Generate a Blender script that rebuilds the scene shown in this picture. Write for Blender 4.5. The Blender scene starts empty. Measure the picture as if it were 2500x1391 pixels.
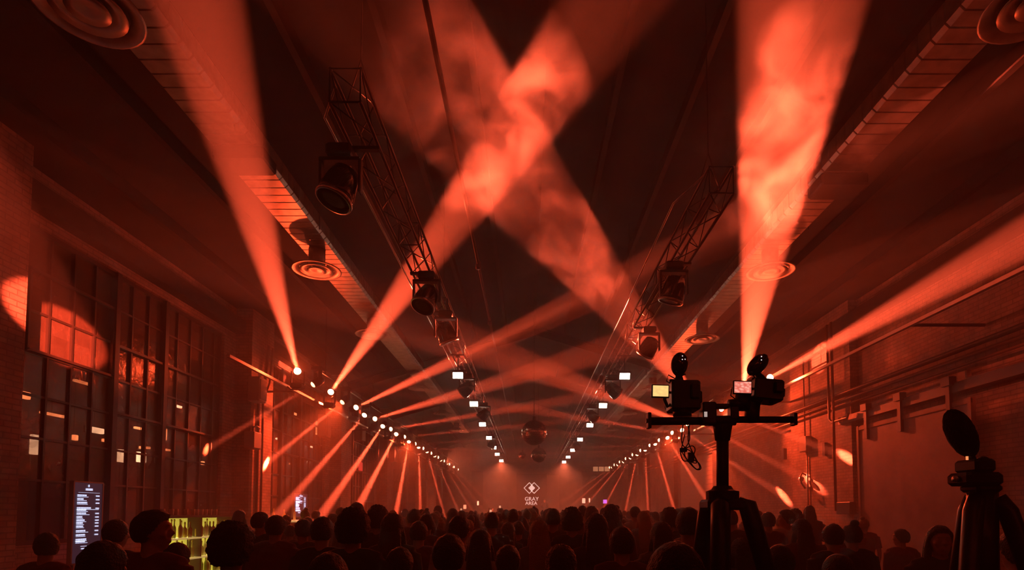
import bpy, math, random
from mathutils import Vector, Matrix, noise

# ------------------------------------------------------------------ camera, world, exposure
S = bpy.context.scene
C = S.collection
CAMH = 1.72
F = 1400.0
TH = math.radians(3.0)
VX, VY = 1290.0, 1250.0
cam = bpy.data.cameras.new('camera')
cam.sensor_width = 36
cam.lens = F / 2500 * 36
cam.clip_start = 0.05
cam.clip_end = 300
cam_o = bpy.data.objects.new('camera', cam)
C.objects.link(cam_o)
S.camera = cam_o
cam_o.location = (0, 0, CAMH)
cam_o.rotation_euler = (math.pi / 2 + TH, 0, 0)
PY = VY - F * math.tan(TH)              # pixel row of the optical axis
cam.shift_x = -(VX - 1250) / 2500
cam.shift_y = (PY - 695.5) / 2500

S.view_settings.view_transform = 'Standard'
S.view_settings.look = 'None'
S.view_settings.gamma = 1
S.view_settings.use_curve_mapping = False
S.view_settings.exposure = 0.15
S.cycles.use_light_tree = True
S.cycles.max_bounces = 4
S.cycles.diffuse_bounces = 2
S.cycles.glossy_bounces = 2
S.cycles.transmission_bounces = 3
S.cycles.transparent_max_bounces = 10
S.cycles.volume_bounces = 0
S.cycles.volume_max_steps = 192
S.cycles.volume_step_rate = 1.0
S.cycles.sample_clamp_indirect = 2.0
S.cycles.use_denoising = True
S.cycles.time_limit = 1150

HAZE = 0.022            # density of the haze that fills the hall
BEAM_W = 175000.0
BEAM_COL = (1.0, 0.088, 0.034)
FILL_COL = (1.0, 0.07, 0.018)  # tint of the added fill lights
FAR_COL = (1.0, 0.14, 0.055)

w = bpy.data.worlds.new('world')
S.world = w
w.use_nodes = True
nt = w.node_tree
nt.nodes['Background'].inputs['Color'].default_value = (0.6, 0.10, 0.04, 1)
nt.nodes['Background'].inputs['Strength'].default_value = 0.004
_vs = nt.nodes.new('ShaderNodeVolumeScatter')
_vs.inputs['Color'].default_value = (1, 0.95, 0.9, 1)
_vs.inputs['Density'].default_value = HAZE
_vs.inputs['Anisotropy'].default_value = 0.25
nt.links.new(_vs.outputs[0], nt.nodes['World Output'].inputs['Volume'])


# ------------------------------------------------------------------ pixel -> place helpers
def ray(px, py):
    u = (px - VX) / F
    v = (PY - py) / F
    return Vector((u, math.cos(TH) - v * math.sin(TH), math.sin(TH) + v * math.cos(TH)))


CP = Vector((0, 0, CAMH))


def at(px, py, Y):
    d = ray(px, py)
    return CP + d * (Y / d.y)


def on_x(px, py, X):
    d = ray(px, py)
    return CP + d * (X / d.x)


def on_h(px, py, H):                    # H above the camera's height
    d = ray(px, py)
    return CP + d * (H / d.z)


# ------------------------------------------------------------------ materials
MATS = {}


def mat(name, col, rough=0.7, metal=0.0, bump=0.0, scale=20.0, var=0.0, emit=None, strength=0.0, coat=0.0, spec=0.5):
    if name in MATS:
        return MATS[name]
    m = bpy.data.materials.new(name)
    m.use_nodes = True
    nt = m.node_tree
    b = nt.nodes['Principled BSDF']
    b.inputs['Base Color'].default_value = (*col, 1)
    b.inputs['Roughness'].default_value = rough
    b.inputs['Metallic'].default_value = metal
    b.inputs['Specular IOR Level'].default_value = spec
    b.inputs['Coat Weight'].default_value = coat
    if emit:
        b.inputs['Emission Color'].default_value = (*emit, 1)
        b.inputs['Emission Strength'].default_value = strength
    if bump or var:
        tc = nt.nodes.new('ShaderNodeTexCoord')
        n = nt.nodes.new('ShaderNodeTexNoise')
        n.inputs['Scale'].default_value = scale
        n.inputs['Detail'].default_value = 4
        nt.links.new(tc.outputs['Object'], n.inputs['Vector'])
        if bump:
            bp = nt.nodes.new('ShaderNodeBump')
            bp.inputs['Strength'].default_value = bump
            bp.inputs['Distance'].default_value = 0.02
            nt.links.new(n.outputs['Fac'], bp.inputs['Height'])
            nt.links.new(bp.outputs[0], b.inputs['Normal'])
        if var:
            mr = nt.nodes.new('ShaderNodeMapRange')
            mr.inputs['From Min'].default_value = 0.3
            mr.inputs['From Max'].default_value = 0.7
            mr.inputs['To Min'].default_value = 1 - var
            mr.inputs['To Max'].default_value = 1 + var
            mx = nt.nodes.new('ShaderNodeVectorMath')
            mx.operation = 'SCALE'
            mx.inputs[0].default_value = col
            nt.links.new(n.outputs['Fac'], mr.inputs['Value'])
            nt.links.new(mr.outputs[0], mx.inputs['Scale'])
            nt.links.new(mx.outputs[0], b.inputs['Base Color'])
    m.cycles.emission_sampling = 'NONE'
    MATS[name] = m
    return m


def brick_mat(name, c1, c2, mortar, sx=1.0, axis='X', bw=0.24, rh=0.08):
    m = bpy.data.materials.new(name)
    m.use_nodes = True
    nt = m.node_tree
    b = nt.nodes['Principled BSDF']
    b.inputs['Roughness'].default_value = 0.75
    tc = nt.nodes.new('ShaderNodeTexCoord')
    sp = nt.nodes.new('ShaderNodeSeparateXYZ')
    cb = nt.nodes.new('ShaderNodeCombineXYZ')
    nt.links.new(tc.outputs['Object'], sp.inputs[0])
    ad = nt.nodes.new('ShaderNodeMath')
    ad.operation = 'ADD'
    nt.links.new(sp.outputs['X'], ad.inputs[0])
    nt.links.new(sp.outputs['Y'], ad.inputs[1])
    nt.links.new(ad.outputs[0], cb.inputs['X'])
    nt.links.new(sp.outputs['Z'], cb.inputs['Y'])
    br = nt.nodes.new('ShaderNodeTexBrick')
    br.inputs['Scale'].default_value = 1.0
    br.inputs['Brick Width'].default_value = bw
    br.inputs['Row Height'].default_value = rh
    br.inputs['Mortar Size'].default_value = 0.009
    br.inputs['Color1'].default_value = (*c1, 1)
    br.inputs['Color2'].default_value = (*c2, 1)
    br.inputs['Mortar'].default_value = (*mortar, 1)
    nt.links.new(cb.outputs[0], br.inputs['Vector'])
    n = nt.nodes.new('ShaderNodeTexNoise')
    n.inputs['Scale'].default_value = 1.3
    n.inputs['Detail'].default_value = 6
    n.inputs['Roughness'].default_value = 0.7
    nt.links.new(tc.outputs['Object'], n.inputs['Vector'])
    mr = nt.nodes.new('ShaderNodeMapRange')
    mr.inputs['From Min'].default_value = 0.3
    mr.inputs['From Max'].default_value = 0.72
    mr.inputs['To Min'].default_value = 0.35
    mr.inputs['To Max'].default_value = 1.5
    nt.links.new(n.outputs['Fac'], mr.inputs['Value'])
    mx = nt.nodes.new('ShaderNodeVectorMath')
    mx.operation = 'SCALE'
    nt.links.new(br.outputs['Color'], mx.inputs[0])
    nt.links.new(mr.outputs[0], mx.inputs['Scale'])
    nt.links.new(mx.outputs[0], b.inputs['Base Color'])
    bp = nt.nodes.new('ShaderNodeBump')
    bp.inputs['Strength'].default_value = 0.6
    bp.inputs['Distance'].default_value = 0.02
    nt.links.new(mx.outputs[0], bp.inputs['Height'])
    nt.links.new(bp.outputs[0], b.inputs['Normal'])
    return m


BRICK = brick_mat('painted_brick', (0.42, 0.32, 0.27), (0.31, 0.22, 0.19), (0.2, 0.15, 0.13))
BLOCK = brick_mat('concrete_block', (0.26, 0.20, 0.17), (0.20, 0.15, 0.13), (0.33, 0.25, 0.2), bw=0.42, rh=0.21)
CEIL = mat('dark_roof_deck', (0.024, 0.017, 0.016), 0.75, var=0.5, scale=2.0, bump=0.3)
BEAMM = mat('dark_steel_beam', (0.03, 0.022, 0.02), 0.5, 0.3, var=0.4, scale=6)
FLOOR = mat('concrete_floor', (0.09, 0.07, 0.06), 0.5, var=0.3, scale=3, bump=0.1)
STEEL = mat('painted_steel_mullion', (0.05, 0.035, 0.03), 0.5, 0.2)
ALU = mat('truss_aluminium', (0.62, 0.58, 0.55), 0.28, 1.0)
GALV = mat('galvanised_duct', (0.50, 0.46, 0.42), 0.42, 0.85, var=0.25, scale=5)
BLACKM = mat('black_metal', (0.018, 0.016, 0.016), 0.45, 0.3)
BLACKP = mat('black_plastic', (0.012, 0.011, 0.012), 0.35, 0.0)
GLOSSB = mat('gloss_black_shell', (0.01, 0.008, 0.008), 0.08, 0.0, coat=0.6)
PIPEM = mat('painted_pipe', (0.20, 0.14, 0.12), 0.35, 0.4)
RAILM = mat('bright_steel_rail', (0.3, 0.25, 0.22), 0.4, 0.6)
DOORM = mat('weathered_steel_door', (0.20, 0.125, 0.10), 0.6, 0.1, var=0.4, scale=1.5, bump=0.15)
WHITEM = mat('white_roller_door', (0.75, 0.68, 0.62), 0.6)
PALE_PANEL = mat('pale_wall_panel', (0.42, 0.33, 0.28), 0.8, var=0.2, scale=2)
BOXM = mat('grey_box_enamel', (0.38, 0.30, 0.26), 0.5)
LENS = mat('hot_beam_lens', (1, 0.8, 0.6), 0.3, emit=(1.0, 0.42, 0.20), strength=16)
LENS2 = mat('dim_beam_lens', (1, 0.8, 0.6), 0.3, emit=(1.0, 0.35, 0.15), strength=7)
WHITEL = mat('white_led_panel', (1, 1, 1), 0.3, emit=(1.0, 0.80, 0.62), strength=30)
WARML = mat('warm_lamp_face', (1, 0.9, 0.7), 0.3, emit=(1.0, 0.62, 0.36), strength=1.6)
DLENS = mat('dark_glass_lens', (0.02, 0.01, 0.01), 0.45, 0.0, spec=.3)


def glass_mat():
    m = bpy.data.materials.new('dusty_window_glass')
    m.use_nodes = True
    nt = m.node_tree
    out = nt.nodes['Material Output']
    b = nt.nodes['Principled BSDF']
    b.inputs['Base Color'].default_value = (0.22, 0.15, 0.12, 1)
    b.inputs['Roughness'].default_value = 0.22
    b.inputs['Specular IOR Level'].default_value = 0.8
    tc = nt.nodes.new('ShaderNodeTexCoord')
    # every pane is tilted a touch differently and is dirty in its own way
    mp = nt.nodes.new('ShaderNodeMapping')
    mp.inputs['Scale'].default_value = (0.0, 1 / 0.47, 1 / 0.65)
    fl = nt.nodes.new('ShaderNodeVectorMath')
    fl.operation = 'FLOOR'
    wn = nt.nodes.new('ShaderNodeTexWhiteNoise')
    wn.noise_dimensions = '3D'
    nt.links.new(tc.outputs['Object'], mp.inputs[0])
    nt.links.new(mp.outputs[0], fl.inputs[0])
    nt.links.new(fl.outputs[0], wn.inputs['Vector'])
    n = nt.nodes.new('ShaderNodeTexNoise')
    n.inputs['Scale'].default_value = 5
    n.inputs['Detail'].default_value = 5
    n.inputs['Distortion'].default_value = 0.6
    nt.links.new(tc.outputs['Object'], n.inputs['Vector'])
    bp = nt.nodes.new('ShaderNodeBump')
    bp.inputs['Strength'].default_value = 0.35
    bp.inputs['Distance'].default_value = 0.05
    nt.links.new(n.outputs['Fac'], bp.inputs['Height'])
    nt.links.new(bp.outputs[0], b.inputs['Normal'])
    tr = nt.nodes.new('ShaderNodeBsdfTransparent')
    tr.inputs['Color'].default_value = (0.9, 0.75, 0.65, 1)
    mix = nt.nodes.new('ShaderNodeMixShader')
    mm = nt.nodes.new('ShaderNodeMath')
    mm.operation = 'MULTIPLY_ADD'
    nt.links.new(wn.outputs['Value'], mm.inputs[0])
    mm.inputs[1].default_value = 0.35
    mm.inputs[2].default_value = 0.12
    m2 = nt.nodes.new('ShaderNodeMath')
    m2.operation = 'MULTIPLY_ADD'
    nt.links.new(n.outputs['Fac'], m2.inputs[0])
    m2.inputs[1].default_value = 0.4
    nt.links.new(mm.outputs[0], m2.inputs[2])
    nt.links.new(m2.outputs[0], mix.inputs['Fac'])
    nt.links.new(tr.outputs[0], mix.inputs[1])
    nt.links.new(b.outputs[0], mix.inputs[2])
    nt.links.new(mix.outputs[0], out.inputs['Surface'])
    return m


GLASS = glass_mat()


# ------------------------------------------------------------------ mesh builder
class MB:
    def __init__(self):
        self.v = []
        self.f = []

    def add(self, vs, fs, M=None):
        o = len(self.v)
        for p in vs:
            p = Vector(p)
            self.v.append(tuple(M @ p) if M else tuple(p))
        for f in fs:
            self.f.append(tuple(i + o for i in f))
        return self

    def box(self, a, b, M=None):
        a, b = [min(x, y) for x, y in zip(a, b)], [max(x, y) for x, y in zip(a, b)]
        v = [(x, y, z) for x in (a[0], b[0]) for y in (a[1], b[1]) for z in (a[2], b[2])]
        return self.add(v, [(0, 1, 3, 2), (4, 6, 7, 5), (0, 4, 5, 1), (2, 3, 7, 6), (0, 2, 6, 4), (1, 5, 7, 3)], M)

    def cbox(self, c, s, M=None, bevel=0.0):
        a = [c[i] - s[i] / 2 for i in range(3)]
        b = [c[i] + s[i] / 2 for i in range(3)]
        if not bevel:
            return self.box(a, b, M)
        # chamfered box from a lathe-like stack of octagon rings
        r = bevel
        def ring(z, k):
            x0, x1, y0, y1 = a[0] + k, b[0] - k, a[1] + k, b[1] - k
            return [(x0 + r, y0, z), (x1 - r, y0, z), (x1, y0 + r, z), (x1, y1 - r, z), (x1 - r, y1, z), (x0 + r, y1, z), (x0, y1 - r, z), (x0, y0 + r, z)]
        rings = [ring(a[2], r * .7), ring(a[2] + r, 0), ring(b[2] - r, 0), ring(b[2], r * .7)]
        vs = [p for q in rings for p in q]
        fs = [tuple(range(7, -1, -1)), tuple(range(24, 32))]
        for k in range(3):
            for i in range(8):
                j = (i + 1) % 8
                fs.append((k * 8 + i, k * 8 + j, k * 8 + 8 + j, k * 8 + 8 + i))
        return self.add(vs, fs, M)

    def tube(self, pts, r, n=10, ry=None, caps=True, up=None):
        pts = [Vector(p) for p in pts]
        k = len(pts)
        rs = r if isinstance(r, (list, tuple)) else [r] * k
        rys = ry if isinstance(ry, (list, tuple)) else ([ry] * k if ry else rs)
        d0 = (pts[1] - pts[0]).normalized()
        u = Vector(up) if up else (Vector((0, 0, 1)) if abs(d0.z) < .9 else Vector((1, 0, 0)))
        vs, fs = [], []
        for i, p in enumerate(pts):
            d = (pts[min(i + 1, k - 1)] - pts[max(i - 1, 0)]).normalized()
            s = d.cross(u)
            if s.length < 1e-5:
                s = d.cross(Vector((0, 1, 0)))
            s.normalize()
            t = s.cross(d).normalized()
            u = t
            for j in range(n):
                a = 2 * math.pi * j / n
                vs.append(p + s * math.cos(a) * rs[i] + t * math.sin(a) * rys[i])
        for i in range(k - 1):
            for j in range(n):
                q = (j + 1) % n
                fs.append((i * n + j, i * n + q, (i + 1) * n + q, (i + 1) * n + j))
        if caps:
            fs.append(tuple(range(n - 1, -1, -1)))
            fs.append(tuple(range((k - 1) * n, k * n)))
        return self.add(vs, fs)

    def lathe(self, prof, n=20, M=None, caps=True):    # prof: (radius, z)
        vs, fs = [], []
        for r, z in prof:
            for j in range(n):
                a = 2 * math.pi * j / n
                vs.append((r * math.cos(a), r * math.sin(a), z))
        for i in range(len(prof) - 1):
            for j in range(n):
                q = (j + 1) % n
                fs.append((i * n + j, i * n + q, (i + 1) * n + q, (i + 1) * n + j))
        if caps:
            fs.append(tuple(range(n - 1, -1, -1)))
            fs.append(tuple(range((len(prof) - 1) * n, len(prof) * n)))
        return self.add(vs, fs, M)

    def ell(self, c, r, n=18, m=12, M=None, fn=None):
        vs, fs = [], []
        for i in range(m + 1):
            t = math.pi * i / m
            for j in range(n):
                a = 2 * math.pi * j / n
                d = Vector((math.sin(t) * math.cos(a), math.sin(t) * math.sin(a), math.cos(t)))
                k = fn(d) if fn else 1.0
                vs.append((c[0] + d.x * r[0] * k, c[1] + d.y * r[1] * k, c[2] + d.z * r[2] * k))
        for i in range(m):
            for j in range(n):
                q = (j + 1) % n
                fs.append((i * n + j, (i + 1) * n + j, (i + 1) * n + q, i * n + q))
        return self.add(vs, fs, M)

    def mesh(self, name, m, smooth=False):
        me = bpy.data.meshes.new(name)
        me.from_pydata(self.v, [], self.f)
        me.validate()
        if m:
            me.materials.append(m)
        if smooth:
            me.polygons.foreach_set('use_smooth', [True] * len(me.polygons))
        me.update()
        return me

    def build(self, name, m, parent=None, smooth=False):
        o = bpy.data.objects.new(name, self.mesh(name, m, smooth))
        C.objects.link(o)
        if parent:
            o.parent = parent
        return o


def tag(o, label=None, cat=None, group=None, kind=None):
    if label:
        o['label'] = label
    if cat:
        o['category'] = cat
    if group:
        o['group'] = group
    if kind:
        o['kind'] = kind
    return o


def thing(name, label, cat, loc=(0, 0, 0), rz=0.0, group=None):
    o = bpy.data.objects.new(name, None)
    o.empty_display_size = 0.1
    C.objects.link(o)
    o.location = loc
    o.rotation_euler = (0, 0, rz)
    return tag(o, label, cat, group)


def rotz_to(d):
    return Vector(d).to_track_quat('Z', 'Y').to_matrix().to_4x4()


# ------------------------------------------------------------------ room shell
XL, XR, YB, YF = -7.5, 8.1, -8.0, 50.0
XC = 0.3
EAVE, RIDGE = 6.95, 9.3
BAY = 7.1
BAYS = range(-2, 6)


def struct(o, label=None):
    o['kind'] = 'structure'
    if label:
        o['label'] = label
    return o


m = MB().box((XL - 0.4, YB, -0.2), (XR + 0.4, YF + .3, 0))
struct(m.build('floor', FLOOR), 'dark concrete floor under the crowd')

WSILL, WTOP = 1.22, 6.11
m = MB()
m.box((XL - .3, YB, 0), (XL, YF, WSILL)).box((XL - .3, YB, WTOP), (XL, YF, EAVE))
prev = YB
for k in BAYS:
    y0, y1 = (8.02 if k == 0 else 8.4) + BAY * k, 13.95 + BAY * k - (.6 if k == -1 else 0)
    if y1 < YB + .5:
        continue
    y0 = max(y0, YB + .3)
    m.box((XL - .3, prev, WSILL), (XL, y0, WTOP))
    prev = y1
    if k == -1:
        m.box((XL, 6.7, 0), (XL + .42, 7.95, EAVE))
    else:
        m.box((XL, 14.5 + BAY * k, 0), (XL + .42, 15.75 + BAY * k, EAVE))
m.box((XL - .3, prev, WSILL), (XL, YF, WTOP))
struct(m.build('wall_left', BRICK), 'long brick wall with tall steel windows and brick piers')

m = MB()
m.box((XR, YB, 0), (XR + .3, YF, EAVE))
for y in (13.9, 23.6, 31.0, 38.1, 45.2):
    m.box((XR - .22, y, 0), (XR, y + (3.2 if y < 14 else .9), EAVE))
m.box((XR - .12, 6.2, 0), (XR, 7.2, EAVE))
struct(m.build('wall_right', BRICK), 'brick side wall with conduits and a sliding door')
m = MB().box((XL - .3, YF, 0), (XR + .3, YF + .3, RIDGE + .2))
struct(m.build('wall_back', BRICK), 'hazy end wall behind the stage')
m = MB().box((XL - .3, YB - .3, 0), (XR + .3, YB, RIDGE + .2))
struct(m.build('wall_front', BRICK))

# gabled roof deck with purlins in one shell
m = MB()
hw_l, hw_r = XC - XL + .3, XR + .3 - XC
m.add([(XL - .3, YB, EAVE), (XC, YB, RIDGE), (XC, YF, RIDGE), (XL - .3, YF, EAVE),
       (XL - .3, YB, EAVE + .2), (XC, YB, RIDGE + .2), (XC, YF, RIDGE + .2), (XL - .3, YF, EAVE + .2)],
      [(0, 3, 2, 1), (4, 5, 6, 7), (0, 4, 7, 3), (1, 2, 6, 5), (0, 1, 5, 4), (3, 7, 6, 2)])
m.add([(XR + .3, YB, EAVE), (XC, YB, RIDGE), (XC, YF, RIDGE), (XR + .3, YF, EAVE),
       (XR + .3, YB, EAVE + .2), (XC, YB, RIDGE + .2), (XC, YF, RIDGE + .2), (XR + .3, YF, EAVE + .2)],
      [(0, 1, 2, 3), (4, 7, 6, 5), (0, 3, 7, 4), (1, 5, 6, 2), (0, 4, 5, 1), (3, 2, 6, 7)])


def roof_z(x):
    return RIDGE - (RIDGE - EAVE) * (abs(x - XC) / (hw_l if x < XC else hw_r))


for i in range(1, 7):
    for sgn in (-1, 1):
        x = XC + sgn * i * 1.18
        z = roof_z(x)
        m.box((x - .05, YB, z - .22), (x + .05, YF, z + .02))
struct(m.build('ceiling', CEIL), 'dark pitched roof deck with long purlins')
n = 0
for k in range(3, 7):
    y = 1.0 + BAY * k
    m = MB()
    for sgn in (-1, 1):
        xe = XL if sgn < 0 else XR
        pts = [(XC, roof_z(XC) - .34), (xe, EAVE - .34)]
        a, b = pts
        for (dz0, dz1, hw) in ((0, .06, .12), (-.30, -.24, .12), (-.27, .03, .02)):
            m.add([(a[0], y - hw, a[1] + dz0), (b[0], y - hw, b[1] + dz0), (b[0], y + hw, b[1] + dz0), (a[0], y + hw, a[1] + dz0),
                   (a[0], y - hw, a[1] + dz1), (b[0], y - hw, b[1] + dz1), (b[0], y + hw, b[1] + dz1), (a[0], y + hw, a[1] + dz1)],
                  [(0, 1, 2, 3), (4, 7, 6, 5), (0, 4, 5, 1), (1, 5, 6, 2), (2, 6, 7, 3), (3, 7, 4, 0)])
    n += 1
    struct(m.build('trim_%d' % n, BEAMM))
# eave beams along both walls
for side, x, lab in (('l', XL + .12, 'l'), ('r', XR - .12, 'r')):
    n += 1
    m = MB().box((x - .12, YB + .05, 6.28), (x + .12, YF - .05, 6.62))
    struct(m.build('trim_%d' % n, BEAMM))

# windows, left wall: steel mullions and glass, one per bay
wn = 0
ROWS = [CAMH + 4.39 - .65 * i for i in range(8)]
for k in BAYS:
    y0, y1 = (8.02 if k == 0 else 8.4) + BAY * k, 13.95 + BAY * k - (.6 if k == -1 else 0)
    if y1 < YB + .5:
        continue
    wn += 1
    y0c = max(y0, YB + .3)
    root = bpy.data.objects.new('window_%d' % wn, None)
    C.objects.link(root)
    root['kind'] = 'structure'
    root.location = (XL - .12, 0, 0)
    m = MB()
    m.box((-.05, y0c, WSILL), (.05, y1, WSILL + .07)).box((-.05, y0c, WTOP - .07), (.05, y1, WTOP))
    m.box((-.05, y0c, WSILL), (.05, y0c + .06, WTOP)).box((-.05, y1 - .06, WSILL), (.05, y1, WTOP))
    cols = [8.47 + .472 * i for i in range(12)]
    for i, c in enumerate(cols):
        y = c + BAY * k
        if y < y0c + .1:
            continue
        wd = .055 if i in (4, 7) else .018
        dp = .10 if i in (4, 7) else .035
        m.box((-.04, y - wd, WSILL), (dp, y + wd, WTOP))
    for z in ROWS[1:7]:
        if z < WTOP - .1:
            m.box((-.03, y0c, z - .018), (.03, y1, z + .018))
    # opening vent sashes stand proud of the grid
    for (a, b, zt, zb) in ((0, 4, ROWS[1], ROWS[3]), (4, 7, ROWS[2], ROWS[4]), (7, 11, ROWS[2], ROWS[4])):
        ya, yb_ = cols[a] + BAY * k + .05, cols[b] + BAY * k - .05
        if ya < y0c:
            continue
        for (p, q) in (((ya, zt - .05), (yb_, zt - .01)), ((ya, zb + .01), (yb_, zb + .05))):
            m.box((.03, p[0], p[1]), (.075, q[0], q[1]))
        m.box((.03, ya, zb), (.075, ya + .035, zt)).box((.03, yb_ - .035, zb), (.075, yb_, zt))
    m.build('window_frame', STEEL, root)
    g = MB().box((-.012, y0c, WSILL), (-.004, y1, WTOP))
    g.build('window_glass', GLASS, root)
    root['label'] = 'tall steel framed window of small dusty panes between brick piers'

# the dark yard behind the windows, with lit things seen through the glass
m = MB().box((-13.3, YB, 0), (-13.0, YF, 6.5))
struct(m.build('wall_outside', mat('outside_brick', (0.16, 0.10, 0.08), 0.8, var=0.4, scale=3)))
m = MB().box((-13.0, YB, -.1), (XL - .4, YF, 0))
struct(m.build('ground_outside', FLOOR))
m = MB().box((-13.0, YB, 6.3), (XL - .31, YF, 6.45))
struct(m.build('roof_outside', CEIL))

# ------------------------------------------------------------------ right wall fittings
# sliding barn door on its track
d0, d1 = on_x(2383, 1100, XR - .25).y, on_x(2098, 1100, XR - .25).y
DT = 3.75
door = bpy.data.objects.new('door_1', None)
C.objects.link(door)
door.location = (XR - .25, 0, 0)
struct(door, 'wide steel sliding door hung from a track on the brick wall')
m = MB().box((-.03, d0, .05), (.03, d1, DT))
for y in (d0 + .04, d1 - .04):
    m.box((-.06, y - .04, .05), (-.03, y + .04, DT))
for z in (.1, DT - .06):
    m.box((-.055, d0, z - .04), (-.03, d1, z + .04))
m.build('door_panel', DOORM, door)
for y in (d0 + .5, d0 + 1.9, d0 + 3.1):
    m = MB().box((-.10, y - .05, DT - .35), (-.03, y + .05, DT + .42)).box((-.14, y - .11, DT + .30), (.0, y + .11, DT + .46))
    m.build('door_hanger', STEEL, door)
m = MB().box((-.05, d0 - 6.0, DT + .16), (.10, d1 + .8, DT + .34))
m.build('door_track', STEEL, door)
# white rolling door
r0, r1 = on_x(1752, 1100, XR - .02).y, on_x(1664, 1100, XR - .02).y
m = MB()
zt = 5.15
kk = 26
for i in range(kk):
    z = i * zt / kk
    m.box((XR - .10, r0 + .05, z), (XR - .05, r1 - .05, z + zt / kk * .93))
m.box((XR - .08, r0, 0), (XR - .0, r0 + .1, zt + .1)).box((XR - .08, r1 - .1, 0), (XR, r1, zt + .1)).box((XR - .08, r0, zt), (XR, r1, zt + .35))
m.box((XR - .07, r0, 0), (XR - .03, r1, zt))
struct(m.build('door_2', WHITEM), 'pale white roller door lit orange in the side wall')


def pipe(name, pts, r, material, label, cat='pipe', group=None, n=8):
    o = MB().tube(pts, r, n).build(name, material, smooth=True)
    return tag(o, label, cat, group)


# conduits running along the right wall
H = CAMH
pipe('wall_pipe', [(XR - .29, -4, H + 2.94), (XR - .29, 48, H + 2.94)], .055, PIPEM, 'thickest pipe of the bundle along the brick wall above the sliding door')
pipe('wall_pipe', [(XR - .27, -4, H + 2.78), (XR - .27, 47, H + 2.78)], .035, PIPEM, 'middle conduit of the bundle along the brick wall above the sliding door')
pipe('wall_pipe', [(XR - .27, -4, H + 2.65), (XR - .27, 47, H + 2.65)], .03, PIPEM, 'lowest conduit of the bundle along the brick wall above the sliding door')
pipe('electrical_conduit', [(XR - .15, 5, H + 2.42), (XR - .15, 12.9, H + 2.42), (XR - .15, 13.05, H + 2.30), (XR - .15, 13.08, DT + .35)], .022, PIPEM,
     'thin conduit that bends down behind the sliding door track', 'conduit')
yv = on_x(2044, 1000, XR - .3).y
pipe('wall_pipe', [(XR - .40, yv, EAVE - .4), (XR - .40, yv, 1.75)], .035, PIPEM, 'vertical pipe down the brick pier beside the sliding door')
pipe('wall_pipe', [(XR - .39, yv + .22, EAVE - .4), (XR - .39, yv + .22, 4.1), (XR - .39, yv + .1, 4.0), (XR - .39, yv - .6, 4.0), (XR - .39, yv - .65, 4.1)], .03, PIPEM,
     'second vertical pipe beside the sliding door, bent sideways at its foot')
b = MB().cbox((0, 0, 0), (.16, .62, .3), bevel=.015)
o = b.build('switch_box', BLACKM)
o.location = (XR - .34, yv - .35, 1.82)
tag(o, 'dark switch box at the foot of the vertical pipe beside the sliding door', 'electrical box')
bx = on_x(1966, 1084, XR - .3)
o = MB().cbox((0, 0, 0), (.16, .42, .42), bevel=.015).build('junction_box', BOXM)
o.location = bx
tag(o, 'square grey junction box on the brick pier above the curled wall lamp', 'electrical box')
pipe('electrical_conduit', [(XR - .3, bx.y, bx.z + .2), (XR - .3, bx.y, EAVE - .8)], .02, PIPEM, 'thin vertical conduit rising from the grey junction box', 'conduit')
pipe('electrical_conduit', [(XR - .26, bx.y, 1.0), (XR - .26, bx.y, bx.z - .2)], .02, PIPEM, 'thin vertical conduit below the grey junction box', 'conduit')
bx = on_x(2355, 918, XR - .12)
o = MB().cbox((0, 0, 0), (.12, .22, .2), bevel=.02).build('junction_box', BOXM)
o.location = bx
tag(o, 'small pale junction box where the wall conduits catch the light', 'electrical box')
for (px, py, lab) in ((1915, 1108, 'narrow dark bracket on the wall near the roller door'), (2015, 1096, 'narrow dark bracket on the pier by the vertical pipes')):
    p = on_x(px, py, XR - .25)
    o = MB().cbox((0, 0, 0), (.1, .12, .34)).build('wall_bracket', BLACKM)
    o.location = p
    tag(o, lab, 'bracket')
# wall lamp with a curled arm
p = on_x(1967, 1172, XR - .28)
t = thing('wall_lamp', 'small curled wall lamp glinting on the brick pier near the tripod', 'wall lamp', p)
MB().tube([(.06, 0, .12), (-.12, -.05, .2), (-.22, -.15, .1), (-.22, -.22, -.1), (-.12, -.22, -.24)], .025, 8).build('arm', RAILM, t, True)
MB().ell((-.06, .12, .05), (.07, .09, .07)).build('bulb', RAILM, t, True)
MB().cbox((.07, 0, 0), (.03, .3, .4), bevel=.01).build('back_plate', BOXM, t)

# crane rails that carry the beam lights
lz0, lz1 = on_x(577, 891, -5.8), on_x(1028, 1107, -5.8)
RLH = CAMH + 3.20
RRH = CAMH + 3.31
t = thing('lighting_rail', 'long steel rail under the left beam lights', 'lighting rail', (-6.15, 0, RLH))
m = MB().box((-.035, 11.6, -.03), (.035, 48.5, .03))
m.build('beam', RAILM, t)
for k in range(6):
    y = 15.1 + BAY * k
    if y < 46:
        MB().tube([(0, y, 0), (-.95, y, -.0)], .03, 8).build('bracket_arm', PIPEM, t)
t = thing('lighting_rail', 'long steel rail under the right beam lights, running back over the viewer', 'lighting rail', (6.75, 0, RRH))
MB().box((-.035, -4, -.03), (.035, 48.5, .03)).build('beam', ALU, t)
for k in range(-1, 6):
    y = 10.0 + BAY * k
    MB().tube([(0, y, 0), (1.33, y, 0)], .03, 8).build('bracket_arm', PIPEM, t)


for x, lab in ((-5.8, 'thin dark hanging pipe above the left beam lights'), (6.4, 'thin dark hanging pipe above the right beam lights')):
    t = thing('lighting_pipe', lab, 'lighting pipe', (x, 0, CAMH + 3.92))
    MB().tube([(0, 15, 0), (0, 47, 0)], .025, 8).build('tube', BLACKM, t)
    for k in range(7):
        y = 16.2 + 5 * k
        MB().tube([(0, y, 0), (0, y, 1.9)], .01, 5).build('hanging_cable', BLACKM, t)

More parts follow.
